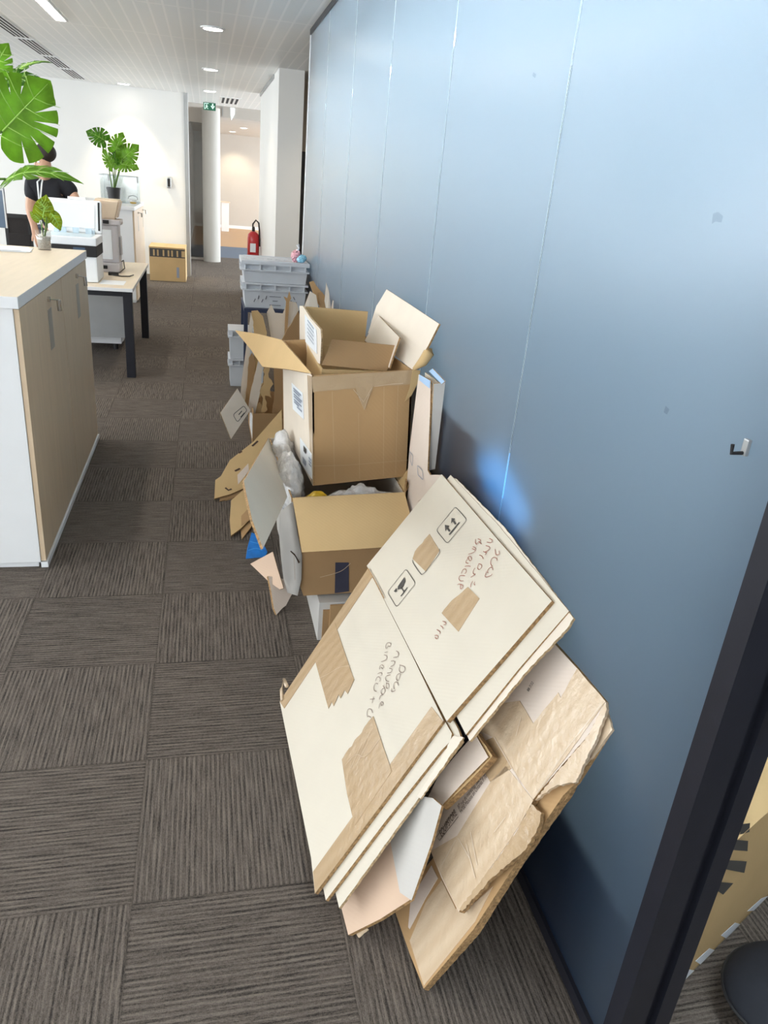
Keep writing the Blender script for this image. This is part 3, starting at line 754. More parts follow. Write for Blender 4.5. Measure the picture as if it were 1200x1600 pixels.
def lidp(x, s, d): # s along the lid from hinge, d thickness towards the camera
    a = math.radians(72)
    s = s*0.74; return Vector((x, hy+math.cos(a)*s-math.sin(a)*d+0.0, hz+math.sin(a)*s+math.cos(a)*d))
bm = bmesh.new(); add_hexa(bm, [lidp(px0, 0, 0), lidp(px1, 0, 0), lidp(px1, .36, 0), lidp(px0, .36, 0)], [lidp(px0, 0, -.05), lidp(px1, 0, -.05), lidp(px1, .36, -.075), lidp(px0, .36, -.075)])
bmesh.ops.bevel(bm, geom=bm.edges[:], offset=0.006, segments=2, affect='EDGES')
lid = obj('scanner_lid', bm, m_printer, t)
bm = bmesh.new(); add_hexa(bm, [lidp(px0+.05, .05, .0), lidp(px1-.05, .05, .0), lidp(px1-.05, .31, .0), lidp(px0+.05, .31, .0)], [lidp(px0+.05, .05, .006), lidp(px1-.05, .05, .006), lidp(px1-.05, .31, .006), lidp(px0+.05, .31, .006)])
obj('white_pad', bm, m_glassbed, lid)
bm = bmesh.new(); add_hexa(bm, [lidp(px1-.025, .03, .0), lidp(px1-.010, .03, .0), lidp(px1-.010, .34, .0), lidp(px1-.025, .34, .0)], [lidp(px1-.025, .03, .004), lidp(px1-.010, .03, .004), lidp(px1-.010, .34, .004), lidp(px1-.025, .34, .004)])
obj('feeder_slit', bm, m_slot, lid)
bm = bmesh.new(); add_hexa(bm, [lidp(px0+.16, .355, .0), lidp(px1-.12, .355, .0), lidp(px1-.12, .385, .0), lidp(px0+.16, .385, .0)], [lidp(px0+.16, .355, -.05), lidp(px1-.12, .355, -.05), lidp(px1-.12, .385, -.05), lidp(px0+.16, .385, -.05)])
obj('feeder_tray', bm, m_label, lid)
for x in (px0+0.05, px1-0.09): obj('hinge', box((x, py1-0.03, z3), (x+0.04, py1+0.0, z3+0.03), 0.004), m_printer2, t)
for k in range(3):
    obj('sensor_block', box((px0+0.10+0.1*k, py1-0.045, z3), (px0+0.15+0.1*k, py1-0.033, z3+0.045), 0.004), m_printer2, su)
# upright grey machine with a beige hopper
dx0, dx1, dy0, dy1 = -0.935, -0.775, 7.42, 7.66
t = thing('tabletop_machine', 'tall grey tabletop machine with beige hopper and paper note, standing right behind the printer', 'machine', (-0.86, 7.55, DT))
obj('base', box((dx0-0.01, dy0-0.04, DT+0.002), (dx1+0.015, dy1, DT+0.08), 0.012), m_device, t)
obj('body', box((dx0+0.01, dy0, DT+0.08), (dx1+0.01, dy1, DT+0.40), 0.018), m_device, t)
obj('shoulder', box((dx0, dy0-0.01, DT+0.40), (dx1+0.035, dy1, DT+0.445), 0.012), m_device, t)
bm = bmesh.new(); add_hexa(bm, [(dx0+0.02, dy0+0.02, DT+.445), (dx1, dy0+0.02, DT+.445), (dx1, dy1-0.02, DT+.445), (dx0+0.02, dy1-0.02, DT+.445)], [(dx0-0.02, dy0-.02, DT+.61), (dx1+.045, dy0-.02, DT+.61), (dx1+.045, dy1, DT+.61), (dx0-0.02, dy1, DT+.61)])
bmesh.ops.bevel(bm, geom=bm.edges[:], offset=0.015, segments=3, affect='EDGES')
obj('hopper', bm, m_hopper, t)
obj('switch', box((dx0+0.05, dy0-0.022, DT+0.41), (dx0+0.10, dy0-0.009, DT+0.44), 0.003), m_slot, t)
obj('outlet', box((dx0+0.02, dy0-0.05, DT+0.03), (dx0+0.07, dy0-0.039, DT+0.06), 0.003), m_slot, t)
obj('paper_note', box((dx0+0.02, dy0-0.003, DT+0.11), (dx0+0.115, dy0-0.001, DT+0.36)), m_label, t)
obj('notch', box((dx1+0.01, dy0+0.08, DT+0.14), (dx1+0.025, dy0+0.18, DT+0.30), 0.006), m_device, t)
o = obj('power_cable', tube([(-0.80, 7.62, DT+0.05), (-0.745, 7.58, DT+0.09), (-0.73, 7.50, DT+0.03), (-0.76, 7.36, DT+0.008), (-0.84, 7.24, DT+0.006), (-0.80, 7.16, DT+0.008), (-0.72, 7.12, DT+0.006), (-0.66, 7.15, DT+0.006), (-0.635, 7.26, DT+0.006)], 0.005), m_cable, None, True, base=(-0.8, 7.2, DT))
tag(o, 'thin black power cable lying in a curve on the bare desk end', 'cable')
o = obj('power_brick', box((-0.84, 7.18, DT), (-0.755, 7.225, DT+0.028), 0.006), m_cable, None, base=(-0.80, 7.2, DT)); tag(o, 'small black power brick on the desk beside the printer', 'power adapter')
o = obj('paper_sheet', box((-0.85, 6.62, DT+0.0005), (-0.66, 6.86, DT+0.0025)), m_label, None, base=(-0.76, 6.74, DT)); tag(o, 'white paper sheet lying flat on the desk end right of the printer', 'paper')

# ================================================================== MONITOR, CHAIR AT FAR LEFT
mx = at(8, 320, y=7.9)
t = thing('computer_monitor', 'dark computer monitor cut by the left photo edge behind the plant', 'monitor', (mx.x-0.26, 7.95, DT))
obj('panel', box((mx.x-0.52, 7.90, mx.z-0.20), (mx.x, 7.935, mx.z+0.14), 0.006), m_screen, t)
obj('bezel', boxes(((mx.x-0.52, 7.895, mx.z+0.12), (mx.x, 7.90, mx.z+0.14)), ((mx.x-0.012, 7.895, mx.z-0.2), (mx.x, 7.90, mx.z+0.12))), m_alu, t)
obj('stand', boxes(((mx.x-0.30, 7.935, DT+0.012), (mx.x-0.22, 7.96, mx.z)), ((mx.x-0.38, 7.85, DT), (mx.x-0.14, 8.05, DT+0.012))), m_slot, t)
ca, cb = at(5, 333, y=9.15), at(47, 333, y=9.15)
cx = (ca.x+cb.x)/2; w = (cb.x-ca.x)/2; cz = ca.z
t = thing('office_chair', 'black mesh office chair behind the desk, left of the person', 'chair', (cx, 9.35, 0))
obj('back_frame', boxes(((cx-w, 9.15, 0.60), (cx-w+0.035, 9.18, cz)), ((cx+w-0.035, 9.15, 0.60), (cx+w, 9.18, cz)), ((cx-w, 9.15, cz-0.04), (cx+w, 9.18, cz)), ((cx-w, 9.15, 0.57), (cx+w, 9.18, 0.61))), m_rubber, t)
obj('back_mesh', box((cx-w+0.03, 9.158, 0.60), (cx+w-0.03, 9.17, cz-0.03)), m_mesh, t)
obj('lumbar_pad', box((cx-w+0.02, 9.145, 0.60), (cx+w-0.02, 9.175, 0.86), 0.01), m_mesh, t)
obj('seat', box((cx-0.24, 9.16, 0.44), (cx+0.24, 9.62, 0.52), 0.03, 3), m_mesh, t)
obj('spine', box((cx-0.03, 9.12, 0.42), (cx+0.03, 9.15, 0.70), 0.005), m_rubber, t)
obj('gas_column', tube([(cx, 9.38, 0.08), (cx, 9.38, 0.44)], 0.03, 12), m_steel, t)
for k in range(5):
    a = 2*math.pi*k/5; e1 = Vector((cx+0.28*math.cos(a), 9.38+0.28*math.sin(a), 0.065))
    obj('leg', tube([(cx, 9.38, 0.10), e1], [0.025, 0.016], 8), m_rubber, t)
    obj('caster', lathe(e1-Vector((0, 0, 0.065)), [(0.0, 0), (0.022, 0), (0.026, 0.025), (0.022, 0.05), (0.0, 0.05)], 12), m_rubber, t)

# ================================================================== PERSON
PY = 8.55
S = lambda u, v, dy=0.0: at(u, v, y=PY+dy)
hd = S(69, 249, -0.06); nk = S(70, 279); fr = Vector((-0.72, -0.62, -0.28)).normalized()
shL, shR = S(50, 291, -0.03), S(107, 292, 0.05)
elL, haL = S(47, 330, -0.04), S(57, 366, -0.10)
elR, haR = S(121, 318, -0.02), S(104, 345, -0.16)
chest = S(80, 305, 0.04); pel = Vector((chest.x+0.03, PY+0.20, 0.93))
waist = (chest+pel)/2
root = thing('person', 'person in black t-shirt with white lanyard standing bent behind the desk', 'person', (pel.x, PY+0.25, 0))
V = [pel, waist, chest, (chest*0.35+nk*0.65), nk, hd+fr*-0.01+Vector((0, 0, -0.05)), hd+Vector((0, 0, 0.04)), hd+fr*0.055+Vector((0, 0, -0.085)),
     shL, elL, (elL*0.1+haL*0.9), shR, elR, (elR*0.1+haR*0.9)]
Ed = [(0, 1), (1, 2), (2, 3), (3, 4), (4, 5), (5, 6), (5, 7), (3, 8), (8, 9), (9, 10), (3, 11), (11, 12), (12, 13)]
Rr = [.15, .135, .15, .085, .06, .085, .088, .045, .07, .047, .030, .07, .047, .030]
for sgn in (-1, 1):
    hip = pel+Vector((sgn*0.10, 0, -0.06)); kn = Vector((hip.x+sgn*0.02, hip.y-0.03, 0.50)); an = Vector((kn.x+sgn*0.01, kn.y+0.05, 0.09)); to = an+Vector((-0.02, -0.17, -0.05))
    i = len(V); V += [hip, kn, an, to]; Ed += [(0, i), (i, i+1), (i+1, i+2), (i+2, i+3)]; Rr += [.095, .062, .042, .035]
def hand(el, ha, inward):
    global V, Ed, Rr
    d = (ha-el).normalized(); sdv = d.cross(Vector((0, 1, 0))).normalized(); fw = sdv.cross(d)
    w0 = len(V)-0
    base = {10: 10, 13: 13}[inward]
    for k, (off, ln) in enumerate(((-0.03, .065), (-0.01, .078), (0.01, .074), (0.03, .058))):
        p0 = ha+sdv*off*0.9+d*0.055; p1 = p0+d*ln*0.55+fw*0.006; p2 = p1+d*ln*0.4+fw*0.018
        i = len(V); V += [p0, p1, p2]; Ed += [(base, i), (i, i+1), (i+1, i+2)]; Rr += [.011, .009, .008]
    i = len(V); V += [ha+sdv*-0.045+d*0.02+fw*0.01, ha+sdv*-0.06+d*0.055+fw*0.022]; Ed += [(base, i), (i, i+1)]; Rr += [.012, .010]
hand(elL, haL, 10); hand(elR, haR, 13)
obj('body', skin_mesh(V, Ed, Rr, 2), m_skin, root, True)
V2 = [pel+Vector((0, -0.01, 0.04)), waist, chest, (chest*0.35+nk*0.65)+Vector((0, 0, -0.02)), shL, (shL*0.35+elL*0.65), shR, (shR*0.35+elR*0.65)]
obj('t_shirt', skin_mesh(V2, [(0, 1), (1, 2), (2, 3), (3, 4), (4, 5), (3, 6), (6, 7)], [.172, .158, .176, .095, .092, .082, .096, .084], 2), m_tshirt, root, True)
V3 = [pel+Vector((0, 0, 0.0))]; E3 = []; R3 = [.168]
for sgn in (-1, 1):
    hip = pel+Vector((sgn*0.10, 0, -0.06)); kn = Vector((hip.x+sgn*0.02, hip.y-0.03, 0.50)); an = Vector((kn.x+sgn*0.01, kn.y+0.05, 0.11))
    i = len(V3); V3 += [hip, kn, an]; E3 += [(0, i), (i, i+1), (i+1, i+2)]; R3 += [.112, .080, .062]
obj('trousers', skin_mesh(V3, E3, R3, 2), m_jeans, root, True)
bm = bmesh.new(); add_ball(bm, hd-fr*0.022+Vector((0, 0, 0.055)), (.098, .098, .088))
obj('hair', bm, m_hair, root, True)
sd = fr.cross(Vector((0, 0, 1))).normalized()
for s in (-1, 1):
    bm = bmesh.new(); add_ball(bm, hd+fr*0.082+sd*s*0.033+Vector((0, 0, -0.005)), (.012, .012, .010), 12, 8); obj('eye', bm, m_label, root, True)
bm = bmesh.new(); tube([hd+fr*0.088+Vector((0, 0, 0.0)), hd+fr*0.112+Vector((0, 0, -0.04)), hd+fr*0.09+Vector((0, 0, -0.048))], [.008, .014, .008], 8, bm); obj('nose', bm, m_skin, root, True)
bm = bmesh.new(); add_ball(bm, hd+fr*0.068+Vector((0, 0, -0.098)), (.048, .048, .034), 16, 10); obj('beard', bm, m_hair, root, True)
for q in ((S(59, 284, -0.165), S(61.5, 318, -0.20)), (S(66, 286, -0.165), S(62.5, 318, -0.20))):
    a, b = q
    obj('lanyard', tube([nk+(a-nk)*0.6+Vector((0, -0.03, 0.01)), a+Vector((0, -0.02, 0)), b], 0.0075, 6), m_label, root)
obj('badge', box(S(62, 324, -0.215)+Vector((-.035, -.002, -.05)), S(62, 324, -0.215)+Vector((.035, .002, .045)), 0.001), m_label, root)

# ================================================================== CABINET AT THE BACK WALL
t = thing('storage_cabinet', 'white storage cabinet with two pale oak doors, far one before the back wall', 'cabinet', (-1.2, 11.1, 0), 'office storage cabinets')
bx = -0.865
obj('body', box((-1.62, 10.38, 0.03), (bx-0.021, 11.92, CT-0.045), 0.002), m_white, t)
obj('worktop', box((-1.64, 10.36, CT-0.045), (bx+0.005, 11.94, CT), 0.003), m_white, t)
obj('plinth', box((-1.60, 10.40, 0), (bx-0.03, 11.90, 0.03)), m_white, t)
cab_door(t, 10.385, 11.15, bx, 10.95, 0.035, CT-0.05); cab_door(t, 11.157, 11.915, bx, 11.75, 0.035, CT-0.05)
# monstera in a black pot on it
PYm = 10.75
pc = at(179, 317, z=CT); pc = Vector((at(179, 317, y=PYm).x, PYm, CT))
t = thing('potted_monstera', 'green monstera in a small black pot on the far white cabinet', 'plant', pc, 'monstera plants')
r_ = (at(190.5, 294, y=PYm).x-at(167, 294, y=PYm).x)/2
pot(t, pc, r_, at(179, 293, y=PYm).z-CT)
top = pc+Vector((0, 0, 0.15))
def fleaf(uvb, uvt, nrm, yb=0.0, yt=0.0, **kw):
    b, q = at(*uvb, y=PYm+yb), at(*uvt, y=PYm+yt)
    stalk(t, top+Vector((random.uniform(-.03, .03), random.uniform(-.03, .03), 0)), b+(q-b)*0.15, 0.007, (0, 0, 0.0)); leaf(t, b, q, nrm, **kw)
fleaf((168, 222), (135, 202), (0.1, -0.9, 0.4), width=0.95, seed=31, m=m_green2, droop=0.25)
fleaf((178, 240), (192, 206), (0.1, -0.95, 0.25), width=0.78, seed=32, m=m_green, yt=0.05)
fleaf((188, 252), (216, 226), (0.25, -0.85, 0.4), width=0.85, seed=33, m=m_green)
fleaf((184, 255), (216, 262), (0.2, -0.75, 0.6), width=0.95, seed=34, m=m_green, yt=-0.1)
fleaf((178, 266), (160, 232), (-0.3, -0.9, 0.2), width=0.55, seed=35, m=m_green, yt=-0.05)
fleaf((182, 262), (180, 226), (0.3, -0.9, 0.3), width=0.7, seed=36, m=m_green2, yb=0.06, yt=0.1)
# clear plastic box behind it, small glass bowl
t = thing('storage_box', 'empty clear plastic storage box with clip handles behind the far potted monstera', 'box', (-1.15, 11.3, CT))
q = [at(u, v, y=11.1) for u, v in ((156, 280), (214, 280))]
X0, X1, ZT = q[0].x, q[1].x, at(200, 277, y=11.1).z
obj('body', boxes(((X0, 11.1, CT+.001), (X1, 11.11, ZT)), ((X0, 11.5, CT+.001), (X1, 11.51, ZT)), ((X0, 11.11, CT+.001), (X0+.01, 11.5, ZT)), ((X1-.01, 11.11, CT+.001), (X1, 11.5, ZT)), ((X0+.01, 11.11, CT+.001), (X1-.01, 11.5, CT+.008))), m_clearplastic, t)
obj('rim', boxes(((X0-.012, 11.088, ZT), (X1+.012, 11.11, ZT+.014)), ((X0-.012, 11.5, ZT), (X1+.012, 11.522, ZT+.014)), ((X0-.012, 11.11, ZT), (X0+.01, 11.5, ZT+.014)), ((X1-.01, 11.11, ZT), (X1+.012, 11.5, ZT+.014))), m_glassbed, t)
for x in (X0+0.10, X1-0.005): obj('clip', box((x, 11.075, ZT-0.06), (x+0.022, 11.088, ZT+0.02), 0.004), m_alu, t)
gb = Vector((at(208, 316, y=10.8).x, 10.8, CT))
t = thing('glass_bowl', 'small clear glass bowl with wire rim and yellow contents on the far cabinet', 'bowl', gb)
obj('bowl', lathe(gb, [(0.0, 0), (0.025, 0.0), (0.055, 0.04), (0.06, 0.07), (0.057, 0.07), (0.05, 0.04), (0.0, 0.008)], 24), m_clear, t, True)
obj('contents', lathe(gb, [(0.0, 0.012), (0.035, 0.02), (0.042, 0.034), (0.0, 0.042)], 18), m_yellow, t)
obj('wire_handle', tube([gb+Vector((-.058, 0, .068)), gb+Vector((-.05, 0, .10)), gb+Vector((0, 0, .115)), gb+Vector((.05, 0, .10)), gb+Vector((.058, 0, .068))], 0.003, 6), m_rubber, t)

# cardboard box with black print band by the wall end
fx0, fx1, fy0, fy1, ztop = -0.86, -0.315, 12.62, 13.3, 0.50
t = thing('cardboard_box', 'closed brown cardboard box with black striped band on the floor by the white wall end', 'cardboard box', (-0.6, 12.95, 0))
obj('body', box((fx0, fy0, 0.002), (fx1, fy1, ztop), 0.004), m_kraft3, t)
obj('top_flap', boxes(((fx0-.003, fy0-.003, ztop), (-0.60, fy1, ztop+.006)), ((-0.597, fy0-.003, ztop), (fx1+.003, fy1, ztop+.006))), m_kraft3, t)
bm = bmesh.new()
xx = fx0+0.01
for wd in (.05, .035, .06, .05, .03, .055, .05): 
    add_box(bm, (xx, fy0-.0015, ztop-.135), (xx+wd, fy0, ztop-.02)); xx += wd+0.024
add_box(bm, (fx0+.01, fy0-.001, ztop-.035), (fx1-.01, fy0, ztop-.015)); add_box(bm, (fx0+.01, fy0-.001, ztop-.14), (fx1-.01, fy0, ztop-.125))
obj('printed_band', bm, m_ink, t)
obj('tape', box((fx1-.14, fy0-.0015, 0.06), (fx1-.10, fy0, 0.22)), m_labelink, t)
# ================================================================== GREY CRATES
def crate_parts(t, W, D, H, lid=False, marks=False):
    """open-sided stacking crate built around its own base point"""
    b = world_base(t); wl = lambda x, y, z: b+Vector((x, y, z))
    bm = bmesh.new(); k = 0.94
    k = 0.90; add_hexa(bm, [wl(-W/2*k, -D/2*k, 0.002), wl(W/2*k, -D/2*k, 0.002), wl(W/2*k, D/2*k, 0.002), wl(-W/2*k, D/2*k, 0.002)],
             [wl(-W/2*.94, -D/2*.94, H-.06), wl(W/2*.94, -D/2*.94, H-.06), wl(W/2*.94, D/2*.94, H-.06), wl(-W/2*.94, D/2*.94, H-.06)])
    obj('body', bm, m_crate, t)
    bm = bmesh.new()
    add_box(bm, wl(-W/2, -D/2, H-.06), wl(W/2, D/2, H-.05)); add_box(bm, wl(-W/2, -D/2, H-.014), wl(W/2, D/2, H))
    add_box(bm, wl(-W/2+.025, -D/2+.025, H-.05), wl(W/2-.025, D/2-.025, H-.014))
    obj('rim', bm, m_crate, t)
    n = 5
    for i in range(n):
        x = -W/2+0.03+(W-.06)*i/(n-1)
        obj('rib', boxes((wl(x-.004, -D/2-.002, H-.05), wl(x+.004, -D/2+.025, H-.004))), m_crate, t)
    for i in range(3):
        y = -D/2+0.05+(D-.1)*i/2
        obj('rib', boxes((wl(-W/2-.002, y-.004, H-.05), wl(-W/2+.025, y+.004, H-.004))), m_crate, t)
    obj('handle_grip', boxes((wl(-W/2-.004, -.07, H-.075), wl(-W/2+.02, .07, H-.05))), m_crate, t)
    if lid:
        bm = bmesh.new()
        add_box(bm, wl(-W/2, -D/2, H), wl(W/2, -0.004, H+.012)); add_box(bm, wl(-W/2, 0.004, H), wl(W/2, D/2, H+.012))
        for i in range(8):
            x = -W/2+W*(i+.5)/8; add_box(bm, wl(x-.02, -.02, H+.012), wl(x+.02, .02, H+.016))
        add_box(bm, wl(-W/2+.03, -D/2+.02, H+.012), wl(W/2-.03, -D/2+.03, H+.017)); add_box(bm, wl(-W/2+.03, D/2-.03, H+.012), wl(W/2-.03, D/2-.02, H+.017))
        obj('lid', bm, m_crate, t)
    if marks:
        bm = bmesh.new(); y0 = -D/2*.94-.003
        for x, z, a in ((-.16, .06, .4), (-.13, .085, .2), (-.10, .06, .4), (-.07, .085, .2), (.13, .06, -.4), (.15, .09, -.5), (.17, .05, -.2)):
            p = wl(x, y0, z); d = Vector((math.sin(a)*.014, -.002, math.cos(a)*.014)); s = Vector((.003, 0, 0))
            v = [bm.verts.new(q) for q in (p-d-s, p-d+s, p+d+s, p+d-s)]; bm.faces.new(v)
        for zz, hw in ((.095, .045), (.03, .045), (.062, .02)):
            add_box(bm, wl(-hw, y0-.0015, zz-.002), wl(hw, y0-.0005, zz+.002))
        obj('print_marks', bm, m_tapedark, t)
# navy trolley frame carrying two crates
tx0, tx1, ty0, ty1, tz = 0.285, 0.775, 6.10, 6.665, 0.685
t = thing('trolley', 'navy steel trolley frame standing by the glass wall under the grey crates', 'trolley', (0.53, 6.38, 0))
for x, y in ((tx0, ty0), (tx1-.03, ty0), (tx0, ty1-.03), (tx1-.03, ty1-.03)):
    obj('leg', box((x, y, 0.08), (x+.03, y+.03, tz-.03)), m_navy, t)
    obj('wheel', tube([(x+.004, y+.015, 0.04), (x+.026, y+.015, 0.04)], 0.038, 16), m_rubber, t)
obj('shelf', box((tx0, ty0, tz-.03), (tx1, ty1, tz)), m_navy, t)
obj('side_rail', box((tx1-.03, ty0+.03, .12), (tx1, ty1-.03, .145)), m_navy, t)
W = 0.515
lowc = thing('storage_crate', 'grey plastic crate with small black print marks, lower one on the navy trolley', 'crate', (0.528, 6.33, tz), 'grey stacking crates')
crate_parts(lowc, W, 0.42, 0.195, marks=True)
upc = thing('storage_crate', 'grey plastic crate with hinged lid, on top of the trolley stack under the small bag', 'crate', (0.526, 6.33, tz+.195), 'grey stacking crates')
crate_parts(upc, W+.012, 0.43, 0.150, lid=True)
sm = thing('storage_crate', 'small grey crate standing on the floor below the other, left of the torn cardboard', 'crate', (0.322, 6.44, 0), 'grey stacking crates')
crate_parts(sm, 0.30, 0.28, 0.235)
c = copy_tree(sm); c.location.z = 0.235; c['label'] = 'small grey crate stacked on its twin, left of the torn cardboard sheets'
# small bag of sweets on the upper crate
sp = at(464, 412, y=6.20); zt = tz+.195+.150+.017
t = thing('sweets_bag', 'small crumpled pink and light blue plastic bag on the top grey crate', 'bag', (sp.x, 6.20, zt))
bm = bmesh.new(); vs = add_ball(bm, (sp.x-.01, 6.20, zt+.045), (.042, .05, .045), 18, 12)
for v in vs: v.co += Vector((random.uniform(-.006, .006),)*3)
obj('pink_part', bm, mat('pink and white film', (0.70, 0.34, 0.40), 0.25, var=0.5, scale=60, coat=0.5), t)
bm = bmesh.new(); vs = add_ball(bm, (sp.x+.03, 6.175, zt+.03), (.040, .045, .028), 18, 12)
for v in vs: v.co += Vector((random.uniform(-.006, .006),)*3)
obj('blue_part', bm, mat('light blue film', (0.30, 0.62, 0.82), 0.25, var=0.3, scale=60, coat=0.5), t)
bm = bmesh.new(); tube([(sp.x+.0, 6.20, zt+.08), (sp.x+.012, 6.20, zt+.105), (sp.x+.0, 6.20, zt+.13)], [.016, .006, .014], 8, bm); obj('tied_end', bm, m_label, t)

# ================================================================== CARDBOARD HELPERS
KE = [m_kraft, m_edge]; K2 = [m_kraft2, m_edge]; K3 = [m_kraft3, m_edge]; CE = [m_cream, m_edge]; PE = [m_pale, m_edgepale]; KP = [m_pink, m_edge]; KPP = [m_pinkpale, m_edge]
XY = lambda *q: [tuple(p) for p in q]

# ---- big open box full of torn flattened cardboard, behind the tall carton
nx0, nx1, ny0, ny1, nz = 0.285, 0.72, 4.74, 5.30, 0.235
t = thing('open_carton', 'low open brown carton on the floor stuffed with upright torn cardboard', 'cardboard box', (0.5, 5.0, 0))
bm = bmesh.new()
for a, b in (((nx0, ny0, .003), (nx1, ny0+.006, nz)), ((nx0, ny1-.006, .003), (nx1, ny1, nz)), ((nx0, ny0+.006, .003), (nx0+.006, ny1-.006, nz)), ((nx1-.006, ny0+.006, .003), (nx1, ny1-.006, nz)), ((nx0+.006, ny0+.006, .003), (nx1-.006, ny1-.006, .009))): add_box(bm, a, b)
obj('body', bm, m_kraft2, t)
obj('side_label', box((nx0-.002, ny0+.05, .05), (nx0, ny0+.35, .2)), m_label, t)
pl = plane3(at(345, 650, y=4.66), at(372, 608, y=4.80), at(389, 643, y=4.76))
fl = psheet('flap', [(344.5, 645), (371, 607), (391, 641), (361, 686)], pl, .006, PE, t)
strokes('printed_icon', [round_poly([(364, 648), (381, 634), (386, 641), (371, 660)], .3)], pl, .004, m_ink, fl, closed=True)
strokes('printed_arrows', [[(373, 648), (378, 642)], [(376, 652), (382, 645)]], pl, .006, m_ink, fl)

def standing(label, px, y, mats, lean=0.0, zb=0.02, thick=.008, group='torn flattened cartons in the low open box', extra=None, name='flattened_carton', dx=0.0, cat='flattened box'):
    """one upright torn board: photo outline on a plane, its two lowest points carried down to its foot"""
    pl = Plane((0, y, 0), (dx, -1, lean))
    P3 = [pl(u, v) for u, v in px]
    zs = sorted(P3, key=lambda p: p.z)
    base = sum(P3, Vector())/len(P3); base.z = zb
    o = obj(name, sheet(P3, thick), mats, None, base=(base.x, base.y, zb))
    return tag(o, label, cat, group)
# upright boards, back to front; bottoms hidden behind the front ones reach into the box
standing('pale torn carton with a V notch, standing tallest behind the lifted flap', jag([(417, 488), (424, 476), (430, 489), (442, 490), (450, 470), (463, 473), (467, 484), (452, 530), (446, 640), (434, 640), (424, 530)], 1.0, 6, (4, 5)), 5.18, PE)
standing('narrow torn cardboard strip sticking up with a ragged T shaped top', [(443, 463), (449, 466), (452, 455), (455, 466), (452, 472), (449, 520), (447, 640), (442, 640), (445, 505), (447, 471)], 5.12, KE)
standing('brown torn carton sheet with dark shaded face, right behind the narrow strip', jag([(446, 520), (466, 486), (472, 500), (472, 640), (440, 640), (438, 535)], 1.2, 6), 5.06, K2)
bx_ = standing('folded brown carton showing its open layered end, left of the notched sheet', [(393, 487), (403, 486), (411, 495), (417, 520), (414, 545), (402, 640), (396, 640), (397, 520)], 5.02, K3, thick=.03)
standing('thin pale carton sheet standing at the left end of the low open box', [(392, 488), (396, 503), (391, 548), (386, 600), (383, 632), (375, 634), (377, 600), (385, 540)], 4.97, PE)
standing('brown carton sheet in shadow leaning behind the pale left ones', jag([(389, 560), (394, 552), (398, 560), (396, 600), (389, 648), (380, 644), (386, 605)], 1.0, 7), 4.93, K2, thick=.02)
standing('pale long torn carton sheet standing upright in the middle of the pile', jag([(405, 560), (411, 568), (407, 610), (399, 648), (387, 643), (393, 605)], .8, 8), 4.89, PE, thick=.012)
standing('crumpled brown carton with a ragged hole, below the lifted tan flap', jag([(413, 575), (422, 572), (420, 590), (427, 600), (421, 612), (424, 622), (414, 618), (418, 640), (409, 650), (411, 622), (406, 612), (412, 600)], 2.2, 5), 4.88, K3, thick=.02)
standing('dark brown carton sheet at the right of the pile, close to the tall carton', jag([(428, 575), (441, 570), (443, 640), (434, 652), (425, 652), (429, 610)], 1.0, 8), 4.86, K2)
# scraps in front
for i, (px, lb) in enumerate(((jag([(405, 604), (414, 596), (417, 604), (424, 612), (420, 618), (410, 614), (406, 622), (402, 612)], 1.2, 4), 'crumpled torn tape scrap hanging in the middle of the cardboard pile'),
                              (jag([(396, 640), (406, 628), (414, 638), (412, 652), (404, 647), (400, 655)], 1.2, 4), 'small curled cardboard scrap over the rim of the low open box'))):
    P3 = [Plane((0, 4.80-.01*i, 0), (0.2, -1, 0.3))(u, v) for u, v in px]
    o = obj('cardboard_scrap', sheet(P3, .006), K3, None, base=P3[0]); tag(o, lb, 'scrap', 'torn scraps on the pile')

# ---- boards between the crates and the glass wall (they stand on the floor and lean back)
def wall_board(label, px, x_hint, y, mats, thick=.008):
    P3 = [at(u, v, y=y) for u, v in px]
    lo = [p for p in P3 if p.z < 0.86]
    return P3
for lb, px, y, mm in (('pale pointed carton sheet standing behind the tall carton, left of the brown strips', [(475, 480), (484.5, 455), (494, 461), (497, 479)], 4.55, PE),
                      ('bundle like brown folded carton strip leaning right with a torn pale tip', [(483, 441), (490, 439), (494, 446), (507, 462), (518, 480), (500, 481), (489, 458)], 4.62, KE),
                      ('second brown folded carton strip tucked right of the leaning one', [(496, 458), (503, 456), (510, 466), (514, 480), (500, 480)], 4.58, K2),
                      ('thin pale pointed carton sheet standing nearest the blue glass', [(507, 470), (510, 442), (514, 455), (517, 480), (509, 481)], 4.50, PE),
                      ('tiny pale carton tip showing right beside the pointed sheet', [(518, 481), (520, 469), (521.5, 470), (521, 482)], 4.46, PE)):
    P3 = [at(u, v, y=y) for u, v in px]
    for p in P3: p.x = min(p.x, 0.782)
    k = sorted(range(len(P3)), key=lambda i: P3[i].z)[:2]
    a, b = P3[k[0]].copy(), P3[k[1]].copy()
    if a.x > b.x: a, b = b, a
    i0 = min(k); seq = P3
    # carry the two lowest neighbours down to the floor
    n = len(P3); ia, ib = k
    if (ia+1) % n == ib: first = ia
    else: first = ib
    down = [Vector((P3[first].x, y-.05, 0.004)), Vector((P3[(first+1) % n].x, y-.05, 0.004))]
    out = []
    for i in range(n):
        out.append(P3[i])
        if i == first: out += down
    o = obj('flattened_carton', sheet(out, .008), mm, None, base=(P3[0].x, y, 0)); tag(o, lb, 'flattened box', 'torn cartons behind the tall carton')

